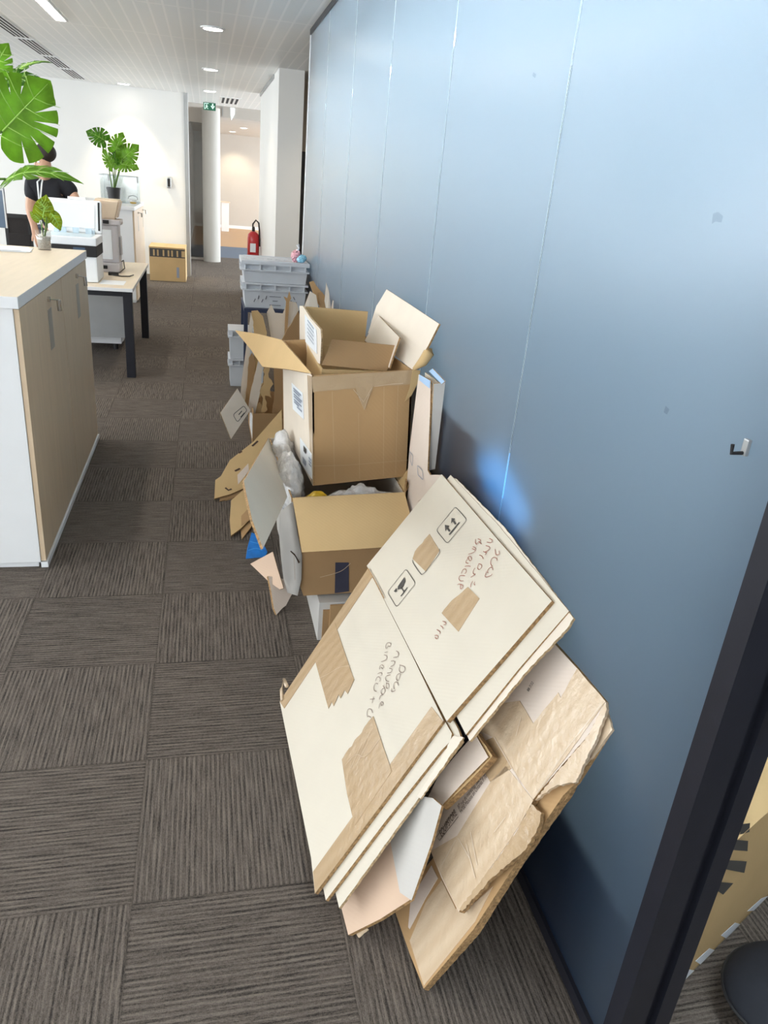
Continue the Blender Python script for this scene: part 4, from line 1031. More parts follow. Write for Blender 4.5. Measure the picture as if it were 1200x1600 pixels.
# ---- lower open carton L
LY0, LY1 = 2.50, 3.10
Lbl = at(462, 930, y=LY0); Ltl = at(455, 778, y=LY0); Ltr = at(633, 770, y=LY0); Lbr = Vector((Ltr.x+.012, LY0, Lbl.z+.01))
Lbackl = at(420, 684, y=LY1); dz = Lbackl.z-Ltl.z
Btl = Lbackl; Btr = Vector((Ltr.x-.01, LY1, Lbackl.z+.01)); Bbl = Vector((Lbl.x-.02, LY1, Lbl.z)); Bbr = Vector((Lbr.x-.01, LY1, Lbr.z))
t = thing('open_carton', 'open brown carton with cream flaps folded out, full of bubble wrap, under the tall carton', 'cardboard box', (0.5, 2.8, Lbl.z))
lf = plane3(Ltl, Lbl, Btl); ff = Plane(Ltl, (0, -1, 0))
obj('front_panel', sheet([Ltl+Vector((.016, 0, 0)), Ltr, Lbr, Vector((Lbl.x+.03, LY0, Lbl.z-.004)), Vector((Lbl.x+.012, LY0, Lbl.z+.05))], .006, back=(0, 1, 0)), K2, t)
obj('left_panel', sheet([Ltl, Lbl, Bbl, Btl], .006, back=(1, 0, 0)), [m_greyboard, m_edge], t)
obj('right_panel', sheet([Ltr, Lbr, Bbr, Btr], .006, back=(-1, 0, 0)), PE, t)
obj('back_panel', sheet([Btl, Btr, Bbr, Bbl], .006, back=(0, -1, 0)), PE, t)
obj('bottom_panel', sheet([Lbl+Vector((.03, .01, .0)), Lbr+Vector((-.01, .01, 0)), Bbr+Vector((-.01, -.01, 0)), Bbl+Vector((.03, -.01, 0))], .005, back=(0, 0, 1)), K2, t)
# rounded crushed corner
LB = [(437, 800), (436, 835), (439, 872), (443, 905), (449, 926)]; RB = [(458, 783), (466, 838), (472, 868), (471, 905), (465, 931)]
bm = bmesh.new(); grid = []
for k in range(5):
    row = []
    for c in range(7):
        f = c/6; u = LB[k][0]*(1-f)+RB[k][0]*f; v = LB[k][1]*(1-f)+RB[k][1]*f
        yy = LY0-.009 + .16*(1-f)**2.2 - .012*math.sin(math.pi*f) + .004*math.sin(5*k+9*f)
        row.append(bm.verts.new(at(u, v, y=yy)))
    grid.append(row)
for k in range(4):
    for c in range(6): bm.faces.new((grid[k][c], grid[k][c+1], grid[k+1][c+1], grid[k+1][c]))
bmesh.ops.solidify(bm, geom=bm.faces[:], thickness=-.004)
obj('crushed_corner', bm, m_greyboard, t, True)
pl = plane3(Ltl+Vector((.01, -.008, 0)), Ltr+Vector((0, -.008, 0)), at(470, 862, y=LY0-.13))
obj_f = psheet('front_flap', [(457, 778), (632, 769), (640, 800), (646, 852), (560, 858), (472, 863)], pl, .006, K3, t)
pl = plane3(Ltl+Vector((-.006, 0, 0)), Btl+Vector((-.006, 0, 0)), at(382, 752, x=min(Btl.x, Ltl.x)-.16))
psheet('left_flap', [(420, 684), (449, 776), (411, 857), (394, 812), (385, 772), (381, 752)], pl, .006, [m_cream, m_edge], t)
pr = [Ltr+Vector((-.002, .02, 0)), Btr+Vector((-.002, -.12, 0)), at(611, 748, y=2.62), at(627, 770, y=2.53)]
obj('right_flap', sheet([Ltr+Vector((0, .01, 0)), Ltr+Vector((0.0, .20, 0.005)), Ltr+Vector((.035, .22, .075)), Ltr+Vector((.04, .0, .07))], .005), K3, t)
q = [(524, 879), (545, 879), (545, 924), (523, 927)]
psheet('grey_tape', q, ff.shift(-.002), .001, [m_tapedark]*2, t)
strokes('scratch', [smooth_line([(500, 902), (520, 897), (535, 892), (548, 880)])], ff, .002, m_tapepale, t, off=.0035)
strokes('tear', [[(454, 861), (460, 866), (463, 871), (467, 880)], [(455, 862), (461, 868), (468, 879)]], ff, .004, m_inkbrown, t, off=.02)
# bubble wrap and yellow bag inside it
from mathutils import noise as mnoise
def wrap(label, parts, m=m_bubble, name='bubble_wrap', cat='bubble wrap', group='bubble wrap in the open carton', seed=1, amp=.03):
    bm = bmesh.new()
    for c, r in parts:
        vs = add_ball(bm, c, r, 56, 36)
        for v in vs:
            d = (v.co-Vector(c)); n = d.normalized(); p = v.co*13+Vector((seed*3.7, 0, 0))
            k = mnoise.turbulence(p, 4, True)-.35
            v.co += n*k*amp
    o = obj(name, bm, m, None, True, base=parts[0][0]); return tag(o, label, cat, group)
cL = at(462, 738, y=2.72); cL2 = at(452, 712, y=2.86)
wrap('crumpled bubble wrap bulging from the open carton, left of the tall carton', [((0.307, 2.72, cL.z-.045), (.050, .16, .110))], seed=2)
wrap('loose bubble wrap deeper in the open carton, behind the left bulge', [((0.302, 2.96, cL2.z-.03), (.040, .10, .09))], seed=5)
cR = at(565, 772, y=2.56)
wrap('flat silvery bubble wrap in front under the tall carton, right of the yellow bag', [((cR.x-.005, 2.552, cR.z-.03), (.135, .040, .055))], seed=3)
cY = at(500, 775, y=2.55)
wrap('small yellow plastic bag between the bubble wraps', [((cY.x-.01, 2.545, cY.z-.022), (.055, .032, .03))], m_yellow, 'plastic_bag', 'bag', None, 4, .018)

# ---- white closed box under L
t = thing('closed_carton', 'white sided carton on the floor carrying the bubble wrap carton', 'cardboard box', (0.58, 2.72, 0))
zz = Lbl.z-.012
obj('body', box((0.408, 2.455, .002), (0.77, 3.0, zz), .003), m_greyboard, t)
obj('front_sheet', box((0.425, 2.449, .004), (0.765, 2.455, zz-.03)), m_kraft2, t)
obj('front_flap', box((0.45, 2.440, zz-.10), (0.76, 2.449, zz-.005)), m_kraft, t)
# ---- pink torn carton pieces leaning under L
pl = plane3(at(432, 960, z=.004), at(452, 938, z=.03), Vector((0.27, 2.86, .20)))
o = psheet('flattened_carton', jag([(419, 900), (424, 925), (428, 950), (432, 961), (437, 955), (447, 946), (452, 936), (458, 925), (445, 905)], 1.0, 6, (2, 3, 4, 5)), pl, .012, KPP, None, base=at(432, 960, z=.0)); tag(o, 'torn pale pink carton end touching the floor below the bubble wrap carton', 'flattened box', 'pink carton pieces')
pl = plane3(Vector((0.20, 2.80, .10)), Vector((0.295, 2.75, .07)), Vector((0.285, 2.93, .19)))
p0 = at(418, 890, y=2.80)
pl = Plane(p0, (-.5, -.6, .62))
o = psheet('flattened_carton', [(391, 881), (426, 862), (434, 890), (443, 919), (437, 921), (420, 909)], pl, .006, KP, None, base=p0); tag(o, 'pink triangular carton flap poking out left of the bubble wrap carton', 'flattened box', 'pink carton pieces')
# ---- blue folded bag behind
pB = at(398, 872, z=.004)
pl = plane3(at(384, 872, z=.004), at(411, 870, z=.004), Vector((pB.x+.02, pB.y+.22, .17)))
t = thing('shopping_bag', 'folded bright blue plastic bag on the floor behind the pink flap', 'bag', pB)
psheet('bag_body', [(384, 873), (388, 850), (393, 832), (404, 836), (418, 862), (414, 870)], pl, .05, [m_blue]*2, t)
strokes('crease', [smooth_line([(388, 860), (400, 856), (410, 860)]), smooth_line([(391, 846), (398, 848), (408, 850)])], pl, .004, mat('light blue crease', (.05, .3, .7), .3), t)

# ---- flattened brown cartons lying at the left foot of the pile
pT = plane3(at(335, 780, z=.02), at(380, 764, z=.035), at(440, 640, y=4.70))
t1 = [(335, 779), (336.5, 750), (345, 744), (359, 719), (396, 690), (440, 640), (441, 672), (402, 722), (384, 742), (381, 763), (360, 772)]
def pile(label, px, pl, k, m, th=.009):
    o = psheet('flattened_carton', px, pl.shift(k), th, m, None, base=pl(px[0][0], px[0][1])); return tag(o, label, 'flattened box', 'flattened brown cartons on the floor')
sh = lambda px, dx, dy: [(u+dx, v+dy) for u, v in px]
o = pile('golden brown flattened carton lying slanted on top of the floor pile, with cut slots', t1, pT, 0, K3)
strokes('slot_cut', [[(373, 708), (378, 705)], [(394, 697), (403, 689)], [(367, 736), (375, 732)], [(352, 762), (357, 766), (362, 764)]], pT, .012, m_inkbrown, o)
psheet('paper_patch', [(371, 742), (388, 724), (389, 735), (384, 742), (372, 757)], pT.shift(-.002), .001, [m_pinkpale]*2, o)
pile('brown flattened carton second in the slanted floor pile, only its edge showing', sh(t1, 8, 4)[:1]+sh(t1, 10, 4)[1:], pT, .012, K2)
pile('brown flattened carton lowest in the slanted floor pile', sh(t1, 17, 6), pT, .024, KE)
pT2 = plane3(at(361, 838, z=.02), at(388, 815, z=.03), at(385, 762, z=.06))
t2 = [(361, 837), (359, 812), (361, 782), (384, 762), (392, 790), (390, 812), (376, 826)]
pile('folded brown carton lying lower and nearer, above the blue bag', t2, pT2, 0, K3)
pile('thin brown carton under the nearer folded one, its tip at the blue bag', [(378, 842), (392, 824), (397, 812), (396, 790), (372, 800)], pT2, .012, KE)
psheet('paper_patch', [(377, 806), (390, 792), (391, 812), (377, 822)], pT2.shift(-.002), .001, [m_kraft]*2, o)

# ---- tall open carton U
UY0, UY1 = 2.60, 3.20
a1, a2, a3, a4 = at(487.5, 587, y=UY0), at(645, 578, y=UY0), at(637, 744, y=UY0), at(489, 759, y=UY0)
b1, b4 = at(441, 532, y=UY1), at(443, 670, y=UY1)
b2 = b1+(a2-a1)*.98; b3 = b4+(a3-a4)*.98
t = thing('open_carton', 'tall open brown carton with flaps up and white labels, holding a smaller open box', 'cardboard box', (a4+a3)/2+Vector((0, .3, 0)))
UF = plane3(a1, a2, a4); UL = plane3(a1, a4, b1)
obj('front_panel', sheet([a1, a2, a3, a4], .007, back=(0, 1, 0)), KE, t)
obj('left_panel', sheet([b1, a1, a4, b4], .007, back=(1, 0, 0)), [m_pale, m_edge], t)
obj('right_panel', sheet([a2, b2, b3, a3], .007, back=(-1, 0, 0)), KE, t)
obj('back_panel', sheet([b1, b2, b3, b4], .007, back=(0, -1, 0)), KE, t)
obj('bottom_panel', sheet([a4+Vector((.01, .01, .006)), a3+Vector((-.01, .01, .006)), b3+Vector((-.01, -.01, .006)), b4+Vector((.01, -.01, .006))], .006, back=(0, 0, 1)), K2, t)
pl = plane3(a1, b1, at(368, 517, x=a1.x-.21))
lfp = psheet('left_flap', [(487, 584), (440, 531), (405, 522), (367, 516), (391, 545), (410, 573), (450, 577)], pl, .006, K3, t)
wf = [at(605, 452, x=.765), at(686, 506, x=.772), at(644, 576, y=UY0), at(578, 512, y=UY1-.25)]
pl = plane3(b2, a2, at(648, 480, x=.772))
psheet('right_flap', jag([(575, 520), (581, 500), (588, 478), (604, 452), (650, 482), (686, 506), (668, 542), (644, 578)], .9, 8, (0, 1, 2)), pl, .007, [m_pale, m_edge], t)
# taped top band, torn clear tape, labels
psheet('top_tape', jag([(487.5, 589), (540, 585), (600, 582), (645, 578), (644, 600), (590, 604), (540, 608), (489, 613)], .7, 12, (4, 5, 6)), UF.shift(-.0015), .001, [m_tape]*2, t)
psheet('clear_tape', [(552, 590), (584, 588), (583, 606), (575, 625), (570, 641), (564, 628), (556, 610)], UF.shift(-.003), .001, [m_tape]*2, t)
strokes('tape_wrinkle', [[(552, 608), (568, 628), (581, 606)], [(560, 618), (569, 640), (577, 616)], [(585, 604), (612, 600), (630, 599)]], UF, .0025, m_tapepale, t, off=.005)
strokes('panel_crease', [[(519, 612), (523, 752)], [(560, 645), (562, 748)], [(600, 604), (599, 744)], [(622, 602), (618, 742)], [(490, 728), (540, 727), (637, 719)]], UF, .0022, board_mat('faded kraft crease', (0.52, 0.355, 0.20)), t, off=.001)
bandp = [(473.5, 592), (487.5, 588), (489.5, 756), (486, 752), (482, 640)]
psheet('corner_tape', [(480, 586), (487, 588), (489, 757), (485.5, 753)], UL.shift(-.0012), .001, [m_tapepale]*2, t)
l1 = [(455.5, 598), (472.5, 614), (474.5, 655.5), (457.5, 639)]
lb1 = psheet('shipping_label', l1, UL.shift(-.002), .001, [m_label]*2, t)
def on_label(q, s, r): 
    a = [q[0][k]+(q[1][k]-q[0][k])*s for k in (0, 1)]; b = [q[3][k]+(q[2][k]-q[3][k])*s for k in (0, 1)]
    return (a[0]+(b[0]-a[0])*r, a[1]+(b[1]-a[1])*r)
strokes('label_text', [[on_label(l1, s0, r), on_label(l1, s1, r)] for r, s0, s1 in ((.15, .15, .85), (.24, .15, .7), (.36, .15, .9), (.45, .15, .8), (.57, .15, .85), (.66, .15, .6), (.76, .4, .85))], UL, .007, m_labelink, lb1, off=.0045)
l2 = [(468.5, 683), (486.5, 709), (487.5, 749), (469.5, 723)]
lb2 = psheet('shipping_label', l2, UL.shift(-.002), .001, [m_label]*2, t)
strokes('label_text', [[on_label(l2, s0, r), on_label(l2, s1, r)] for r, s0, s1 in ((.2, .3, .55), (.27, .3, .5))], UL, .016, m_ink, lb2, off=.0045)
strokes('label_text', [[on_label(l2, s0, r), on_label(l2, s1, r)] for r, s0, s1 in ((.30, .75, .95), (.42, .75, .95), (.54, .75, .95), (.66, .2, .5), (.74, .2, .5), (.82, .2, .45))], UL, .008, m_labelink, lb2, off=.0045)
# torn tape strip and curl at the right corner
psheet('tape_strip', [(645, 577), (657, 579), (652, 600), (643, 618), (632, 628), (640, 606)], UF.shift(-.004), .002, [m_kraft3]*2, t, floor=False)
P = [at(u, v, y=2.57) for u, v in ((646, 577), (660, 566), (674, 551), (683, 545))]
for p in P: p.x = min(p.x, .772)
obj('tape_curl', tube(P, [.006, .018, .020, .010], 10), m_kraft3, t, True)

# ---- smaller open box inside U
V0 = thing('open_carton', 'smaller open brown box with four raised flaps, sitting inside the tall carton', 'cardboard box', ((a4+b3)/2+Vector((0, 0, .02))))
iz = a1.z-.01; ib = a4.z+.03
ix0, ix1, iy0, iy1 = a1.x+.028, a2.x-.06, UY0+.10, UY1-.06
Pn = [at(503, 570, y=iy0), at(604, 580, y=iy0), at(622, 540, y=iy0+.04), at(519, 530, y=iy0+.04)]
ix0 = max(Pn[0].x, a1.x+.02); ix1 = min(Pn[1].x, a2.x-.02); iz = min(Pn[0].z, a1.z)-.0
bm = bmesh.new()
for a, b in (((ix0, iy0, ib), (ix1, iy0+.006, iz)), ((ix0, iy1-.006, ib), (ix1, iy1, iz)), ((ix0, iy0+.006, ib), (ix0+.006, iy1-.006, iz)), ((ix1-.006, iy0+.006, ib), (ix1, iy1-.006, iz)), ((ix0+.006, iy0+.006, ib), (ix1-.006, iy1-.006, ib+.006))): add_box(bm, a, b)
obj('body', bm, m_kraft3, V0)
obj('front_flap', sheet([Pn[0], Pn[1], Pn[2], Pn[3]], .006), [m_kraft2, m_edgepale], V0)
yb = iy1
Pb = [at(u, v, y=yb) for u, v in ((478, 479), (575, 487), (569, 540), (482, 545))]
obj('back_flap', sheet([Pb[0], Pb[1], Vector((min(Pb[2].x, ix1), yb, iz)), Vector((ix0, yb, iz))], .006), K3, V0)
pl = plane3(Vector((ix0, iy0, iz)), Vector((ix0, iy1, iz)), Vector((ix0-.03, iy0+.2, iz+.2)))
lfl = psheet('left_flap', jag([(500, 569), (468, 548), (468, 478), (473, 478), (486, 498), (501, 515), (502, 530)], .5, 6, (3, 4)), pl, .006, PE, V0)
psheet('side_label', [(476, 491), (494, 515), (495, 553), (477, 534)], pl.shift(-.002), .001, [m_label]*2, lfl)
strokes('label_text', [[(480, 500+6*k), (490, 514+6*k)] for k in range(5)], pl, .004, m_labelink, lfl, off=.0045)
pl = plane3(Vector((ix1, iy0+.03, iz)), Vector((ix1, iy1, iz)), Vector((ix1+.05, iy0+.2, iz+.14)))
psheet('right_flap', [(570, 532), (591, 493), (624, 527), (608, 575), (600, 560)], pl, .006, [m_pale, m_edge], V0)

# ---- flattened white carton standing between U and the glass
pr = Plane((.79, 2.402, 0), (0, -1, 0))
edge0 = pr(677, 600)
pL = Plane(edge0, (-.985, -.17, 0))
t = thing('flattened_carton', 'grey white folded carton standing upright against the glass right of the tall carton', 'flattened box', (edge0.x, 2.42, 0))
Q1 = [(654, 585), (673, 595), (672, 640), (668, 735), (672, 742), (690, 742), (690, 760), (652, 784), (636, 750), (640, 700)]
obj('front_panel', sheet([pr(678, 600), Vector((.791, 2.402, pr(696, 598).z)), Vector((.791, 2.402, pr(690, 733).z)), pr(670, 735)], .012, back=(0, 1, 0)), [m_greyboard, m_edgepale], t)
sp_ = psheet('side_panel', Q1, pL, .006, KPP, t)
lo = [pL(640, 740), pL(668, 738)]
obj('foot', sheet([pL(640, 745), pL(690, 745), Vector((edge0.x+.01, 2.40, .004)), Vector((pL(640, 745).x, pL(640, 745).y, .004))], .006), KPP, t)
psheet('blue_tape', [(655, 585), (672.5, 595), (671, 607), (655, 594)], pL.shift(-.002), .001, [mat('pale blue tape', (.38, .55, .78), .4)]*2, t)
inn = pL.shift(.028)
psheet('inner_panel', [(664, 582), (685, 598), (682, 604), (664, 590)], inn, .005, PE, t)
psheet('inner_panel', [(676, 576), (695, 596), (690, 600), (670, 580)], pL.shift(.016), .004, [mat('pale blue tape', (.38, .55, .78), .4), m_edgepale], t)
strokes('printed_icon', [round_poly([(652, 727), (660, 735), (661, 750), (653, 742)], .2)], pL, .003, m_labelink, t, closed=True, off=.003)
strokes('printed_icon', [round_poly([(640, 705), (645, 712), (644, 728), (641, 720)], .2)], pL, .003, m_labelink, t, closed=True, off=.003)
o = obj('flattened_carton', sheet([Vector((.722, 2.44, .004)), Vector((.735, 2.60, .004)), at(640, 768, y=2.62), at(633, 748, y=2.5)], .006), K2, None, base=(.72, 2.5, 0)); tag(o, 'brown carton edge squeezed between the bubble wrap carton and the standing white one', 'flattened box')

# ================================================================== THE LEANING STACK
def lean(x0, x1=.765, z1=.785): return plane3((x0, 0, 0), (x0, 1, 0), (x1, 0, z1))
PA = lean(.228, .758); PB = lean(.243, .763); PC = lean(.257, .767)
GRP = 'flattened cartons leaning on the glass wall'
def carton(label, base): return thing('flattened_carton', label, 'flattened box', base, GRP)
# front board A
t = carton('front cream flattened carton of the leaning stack, with handwriting, icons and tape', PA(465, 1245)*1.0)
t.location.z = 0.0
obj_a = psheet('lower_panel', [(437, 1096), (575, 888), (640, 1016), (693, 1126), (600, 1252), (492, 1396), (486, 1340), (463, 1225)], PA, .010, CE, t)
up = PA.shift(-.006)
fl = psheet('upper_panel', [(573, 884), (632, 812), (690, 741), (780, 846), (862, 939), (790, 1022), (698, 1127), (640, 1014)], up, .012, CE, t)
psheet('edge_tape', [(437, 1096), (575, 888), (582, 901), (444, 1107)], PA.shift(-.0015), .001, [m_tape]*2, t)
psheet('edge_tape', [(674, 1104), (692, 1127), (600, 1251), (492, 1396), (489, 1362)], PA.shift(-.0015), .001, [m_tape]*2, t)
psheet('tape_patch', [(523, 973), (538, 1018), (553, 1062), (543, 1084), (538, 1078), (532, 1091), (529, 1085), (521, 1103), (518, 1096), (513, 1107), (491, 1028), (492, 1015)], PA.shift(-.0025), .001, [m_tape]*2, t)
psheet('tape_patch', jag([(534, 1187), (558, 1152), (583, 1119), (598, 1165), (612, 1205), (584, 1246), (554, 1290), (542, 1240)], 1.8, 5, (0, 1)), PA.shift(-.0025), .001, [m_tape]*2, t)
strokes('tape_wrinkle', [smooth_line([(498, 1060), (515, 1052), (530, 1042), (548, 1040)]), smooth_line([(540, 1195), (556, 1176), (570, 1186), (596, 1150)]), [(548, 1200), (566, 1160)], [(560, 1180), (578, 1144)], [(512, 1096), (528, 1062)], [(556, 1196), (575, 1160)]], PA, .0016, m_tapepale, t, off=.0045)
psheet('tape_patch', jag([(731, 917), (749, 935), (716, 987), (690, 958), (706, 938)], 1.0, 6, (3, 4)), up.shift(-.0012), .001, [m_tape]*2, t)
psheet('tape_patch', jag([(671, 834), (686.5, 860), (665, 893), (644.5, 873), (648, 862)], 1.0, 6, (0, 3, 4)), up.shift(-.0012), .001, [m_tape]*2, t)
c7 = lambda *p: [(590+a/7.5, 780+b/7.5) for a, b in p]
strokes('icon_frame', [round_poly(c7((910, 85), (1048, 240), (815, 520), (686, 362)), .17), round_poly(c7((330, 815), (446, 985), (222, 1265), (113, 1088)), .17)], up, .0022, m_ink, t, closed=True)
strokes('icon_frame', [smooth_line(c7((722, 580), (728, 620), (712, 655), (560, 850), (522, 885), (500, 872), (412, 745), (408, 710)), it=1)], up, .0022, m_ink, t)
def fill(name, polys, pl, m, parent, off=.0022):
    bm = bmesh.new()
    for p in polys: bm.faces.new([bm.verts.new(pl(u, v, off)) for u, v in p])
    return obj(name, bm, m, parent)
fill('arrows_icon', [c7((787, 300), (840, 310), (826, 331), (856, 366), (838, 384), (810, 347), (794, 376)), c7((866, 220), (908, 226), (896, 246), (924, 286), (905, 299), (880, 262), (860, 286)), c7((832, 412), (952, 266), (962, 274), (842, 421))], up, m_ink, t)
fill('glass_icon', [c7((316, 910), (326, 955), (300, 1020), (275, 1050), (232, 1058), (238, 1020), (282, 955)), c7((222, 1038), (189, 1078), (204, 1090), (224, 1082)), c7((272, 1040), (284, 1030), (316, 1080), (304, 1090)), c7((268, 1132), (345, 1030), (352, 1036), (275, 1140))], up, m_ink, t)
h3 = lambda *p: smooth_line([(560+a/10, 990+b/10) for a, b in p])
low_hand = [h3((640, 490), (720, 510), (730, 560), (700, 610), (650, 605), (630, 560), (650, 505)), h3((660, 620), (640, 700), (610, 745), (585, 700), (600, 640), (650, 620)), h3((625, 810), (600, 745), (555, 770), (545, 830), (560, 870)), h3((575, 885), (550, 905), (505, 905), (520, 850)),
            h3((590, 270), (625, 290), (625, 360), (545, 375)), h3((510, 430), (570, 425), (560, 490), (500, 515)), h3((480, 540), (530, 550), (510, 610), (450, 615)), h3((500, 645), (440, 655), (415, 700), (440, 745), (480, 745)), h3((430, 780), (470, 770), (475, 840), (445, 865), (425, 820), (440, 760)), h3((380, 810), (410, 850), (415, 910), (380, 960), (345, 920), (360, 870), (400, 850)), h3((375, 955), (335, 970), (325, 1030)), h3((318, 1170), (330, 1090), (370, 1055), (390, 1100), (355, 1130), (350, 1085)),
            h3((430, 235), (420, 180), (460, 135), (510, 150), (490, 215), (470, 180), (440, 235)), h3((410, 295), (455, 285)), h3((400, 330), (445, 345), (440, 410), (355, 440)), h3((330, 560), (330, 510), (370, 480), (400, 520), (375, 560), (355, 520)), h3((300, 630), (340, 605), (375, 620), (350, 660)), h3((265, 740), (280, 690), (320, 665), (345, 710), (330, 750)), h3((305, 785), (265, 770), (235, 830), (245, 890), (280, 905)), h3((180, 1025), (255, 1020)), h3((235, 985), (215, 1085)), h3((220, 1240), (200, 1175), (150, 1175), (130, 1230), (135, 1290)), h3((135, 1300), (165, 1285), (190, 1310))]
strokes('handwriting', low_hand, PA, .0021, m_greypen, t)
h2 = lambda *p: smooth_line([(670+a/8.889, 830+b/8.889) for a, b in p])
up_hand = [h2((920, 250), (925, 320), (950, 332), (980, 320), (975, 270)), h2((945, 410), (945, 370), (890, 360), (860, 400), (855, 450), (880, 490)), h2((890, 540), (880, 495), (835, 510), (808, 560), (820, 580)), h2((880, 590), (860, 620), (770, 645), (800, 560)),
           h2((840, 100), (885, 120), (870, 165), (805, 150)), h2((790, 200), (850, 215), (840, 260), (770, 290), (805, 290)), h2((755, 280), (800, 300), (780, 330)), h2((700, 330), (740, 345), (755, 385)), h2((690, 450), (730, 460), (735, 500), (700, 540), (670, 510), (690, 460)), h2((640, 510), (610, 560), (620, 600), (660, 590), (580, 640)), h2((610, 690), (580, 740), (580, 780)), h2((640, 700), (625, 730), (640, 750)),
           h2((680, 105), (725, 120), (700, 170)), h2((650, 110), (640, 160), (670, 190), (690, 130), (730, 180)), h2((600, 240), (640, 260)), h2((610, 215), (655, 230), (640, 290), (550, 320)), h2((530, 400), (545, 350), (585, 345), (595, 400), (565, 415), (545, 360)), h2((520, 400), (510, 440), (550, 445)), h2((500, 490), (540, 480), (580, 490)), h2((450, 590), (470, 530), (515, 520), (520, 570), (495, 590)), h2((500, 620), (430, 610), (410, 660), (440, 695), (480, 690)), h2((395, 745), (420, 730), (480, 750), (460, 800), (435, 800), (440, 740)),
           h2((190, 1250), (230, 1260), (240, 1290), (200, 1300)), h2((160, 1310), (200, 1340), (190, 1355)), h2((110, 1365), (160, 1400), (150, 1430)), h2((80, 1450), (120, 1440), (130, 1480), (105, 1500), (85, 1470))]
strokes('handwriting', up_hand, up, .0021, m_redpen, t)
strokes('crease', [smooth_line([(575, 888), (590, 915), (600, 935)])], PA, .004, m_edge, t, off=.0125)
obj('peeled_tape', tube([PA(441, 1094, .004), PA(440, 1078, .006), PA(444, 1062, .010), PA(448, 1072, .012)], .007, 8), m_tapepale, t, True)
# second board B, third board C
t = carton('second cream flattened carton, right behind the front one with torn corner', PB(480, 1260)); t.location.z = 0
psheet('lower_panel', [(446, 1102), (580, 890), (690, 1118), (706, 1146), (704, 1158), (690, 1172), (600, 1286), (509, 1407)], PB, .009, CE, t)
psheet('upper_panel', jag([(592, 880), (704, 742), (780, 822), (889, 955), (810, 1046), (728, 1148)], .5, 8, (1, 2)), PB, .006, CE, t)
t = carton('third flattened carton of the stack, its ragged brown edge showing behind the cream ones', PC(490, 1270)); t.location.z = 0
psheet('lower_panel', jag([(454, 1107), (590, 890), (716, 1140), (722, 1158), (655, 1246), (530, 1419)], 0.6, 7, (2, 3, 4)), PC, .007, [m_cream, m_edgepale], t)
psheet('upper_panel', jag([(600, 885), (702, 745), (713, 748), (790, 826), (896, 966), (886, 982), (820, 1052), (734, 1158)], 0.9, 5, (2, 3, 4, 5, 6)), PC, .007, [m_pale, m_edgepale], t)
psheet('torn_edge', jag([(708, 1150), (724, 1152), (696, 1192), (657, 1248), (652, 1244), (682, 1196)], 1.0, 4), PC.shift(-.008), .004, [m_pale, m_edgepale], t)

# folded pink carton D (lower) and E (upper)
PD = lean(.330, .780, .70)
PDx = plane3(at(544, 1459, z=.004), PD(607, 1315), PD(640, 1400))
t = carton('pinkish folded carton with a raised grey white flap, at the near foot of the stack', at(544, 1459, z=0))
psheet('lower_panel', [(530, 1410), (607, 1300), (618, 1350), (642, 1405), (594, 1436), (544, 1461)], PDx, .010, KP, t)
fold = [PDx(608, 1305), PDx(625, 1396)]
pl = plane3(fold[0], fold[1], PD(690, 1258)+PD.n*.045)
psheet('raised_flap', [(606, 1300), (652, 1243), (676, 1247), (690, 1259), (674, 1318), (643, 1407), (624, 1394)], pl, .006, [m_greyboard, m_edge], t)
psheet('torn_tape', jag([(556, 1457), (572, 1449), (575, 1452), (560, 1465)], 1, 4), PDx.shift(.012), .003, [m_tapepale]*2, t)
PEp = lean(.322, .778, .72)
t = carton('pale pink flattened carton with thick brown layered end, between cream stack and taped one', PEp(715, 1210)); t.location.z = PEp(690, 1260).z
psheet('panel', [(668, 1247), (684, 1214), (712, 1180), (742, 1146), (763, 1183), (726, 1220), (690, 1259), (678, 1250)], PEp, .004, KPP, t)
psheet('under_panel', jag([(668, 1250), (690, 1212), (744, 1143), (769, 1181), (764, 1188), (728, 1226), (691, 1262)], .8, 8, (2, 3, 4)), PEp.shift(.006), .018, [m_kraft3, m_edge], t)
# big taped board F
PF = lean(.415, .775, .69)
t = carton('big brown taped flattened carton with printed shop address, behind and right of the cream stack', PF(690, 1330)); t.location.z = PF(716, 1424).z
psheet('panel', jag([(671, 1325), (688, 1258), (738, 1145), (800, 1070), (861, 1000), (905, 1048), (946, 1096), (937, 1122), (918, 1150), (870, 1205), (833, 1249), (812, 1292), (794, 1319), (756, 1374), (717, 1425), (690, 1372)], .7, 6, (6, 7, 8, 9, 10, 11, 12)), PF, .016, [m_pinkpale, m_edge], t)
psheet('wide_tape', jag([(745, 1140), (775, 1100), (812, 1095), (833, 1130), (872, 1082), (876, 1090), (902, 1044), (946, 1096), (890, 1175), (833, 1249), (800, 1200), (770, 1152)], .7, 12), PF.shift(-.0015), .001, [m_tapepale]*2, t)
psheet('wide_tape', jag([(714, 1306), (766, 1222), (790, 1196), (833, 1250), (810, 1292), (790, 1322), (755, 1372), (717, 1424), (694, 1378), (673, 1330)], .7, 12, (3, 4, 5, 6)), PF.shift(-.0012), .001, [m_tapepale]*2, t)
psheet('corner_tape', [(766, 1222), (742, 1180), (752, 1160), (770, 1152), (800, 1200)], PF.shift(-.0012), .001, [m_tape]*2, t)
strokes('tape_glint', [[(940, 1100), (885, 1170), (838, 1240)], [(814, 1120), (806, 1150)], [(772, 1152), (795, 1192), (812, 1225)], [(690, 1352), (712, 1312)], [(716, 1310), (733, 1340)], [(735, 1300), (745, 1352)], [(728, 1318), (742, 1372)], [(772, 1300), (790, 1276)]], PF, .0014, m_tapeglint, t, off=.004)  # pale strokes paint highlights onto the tape
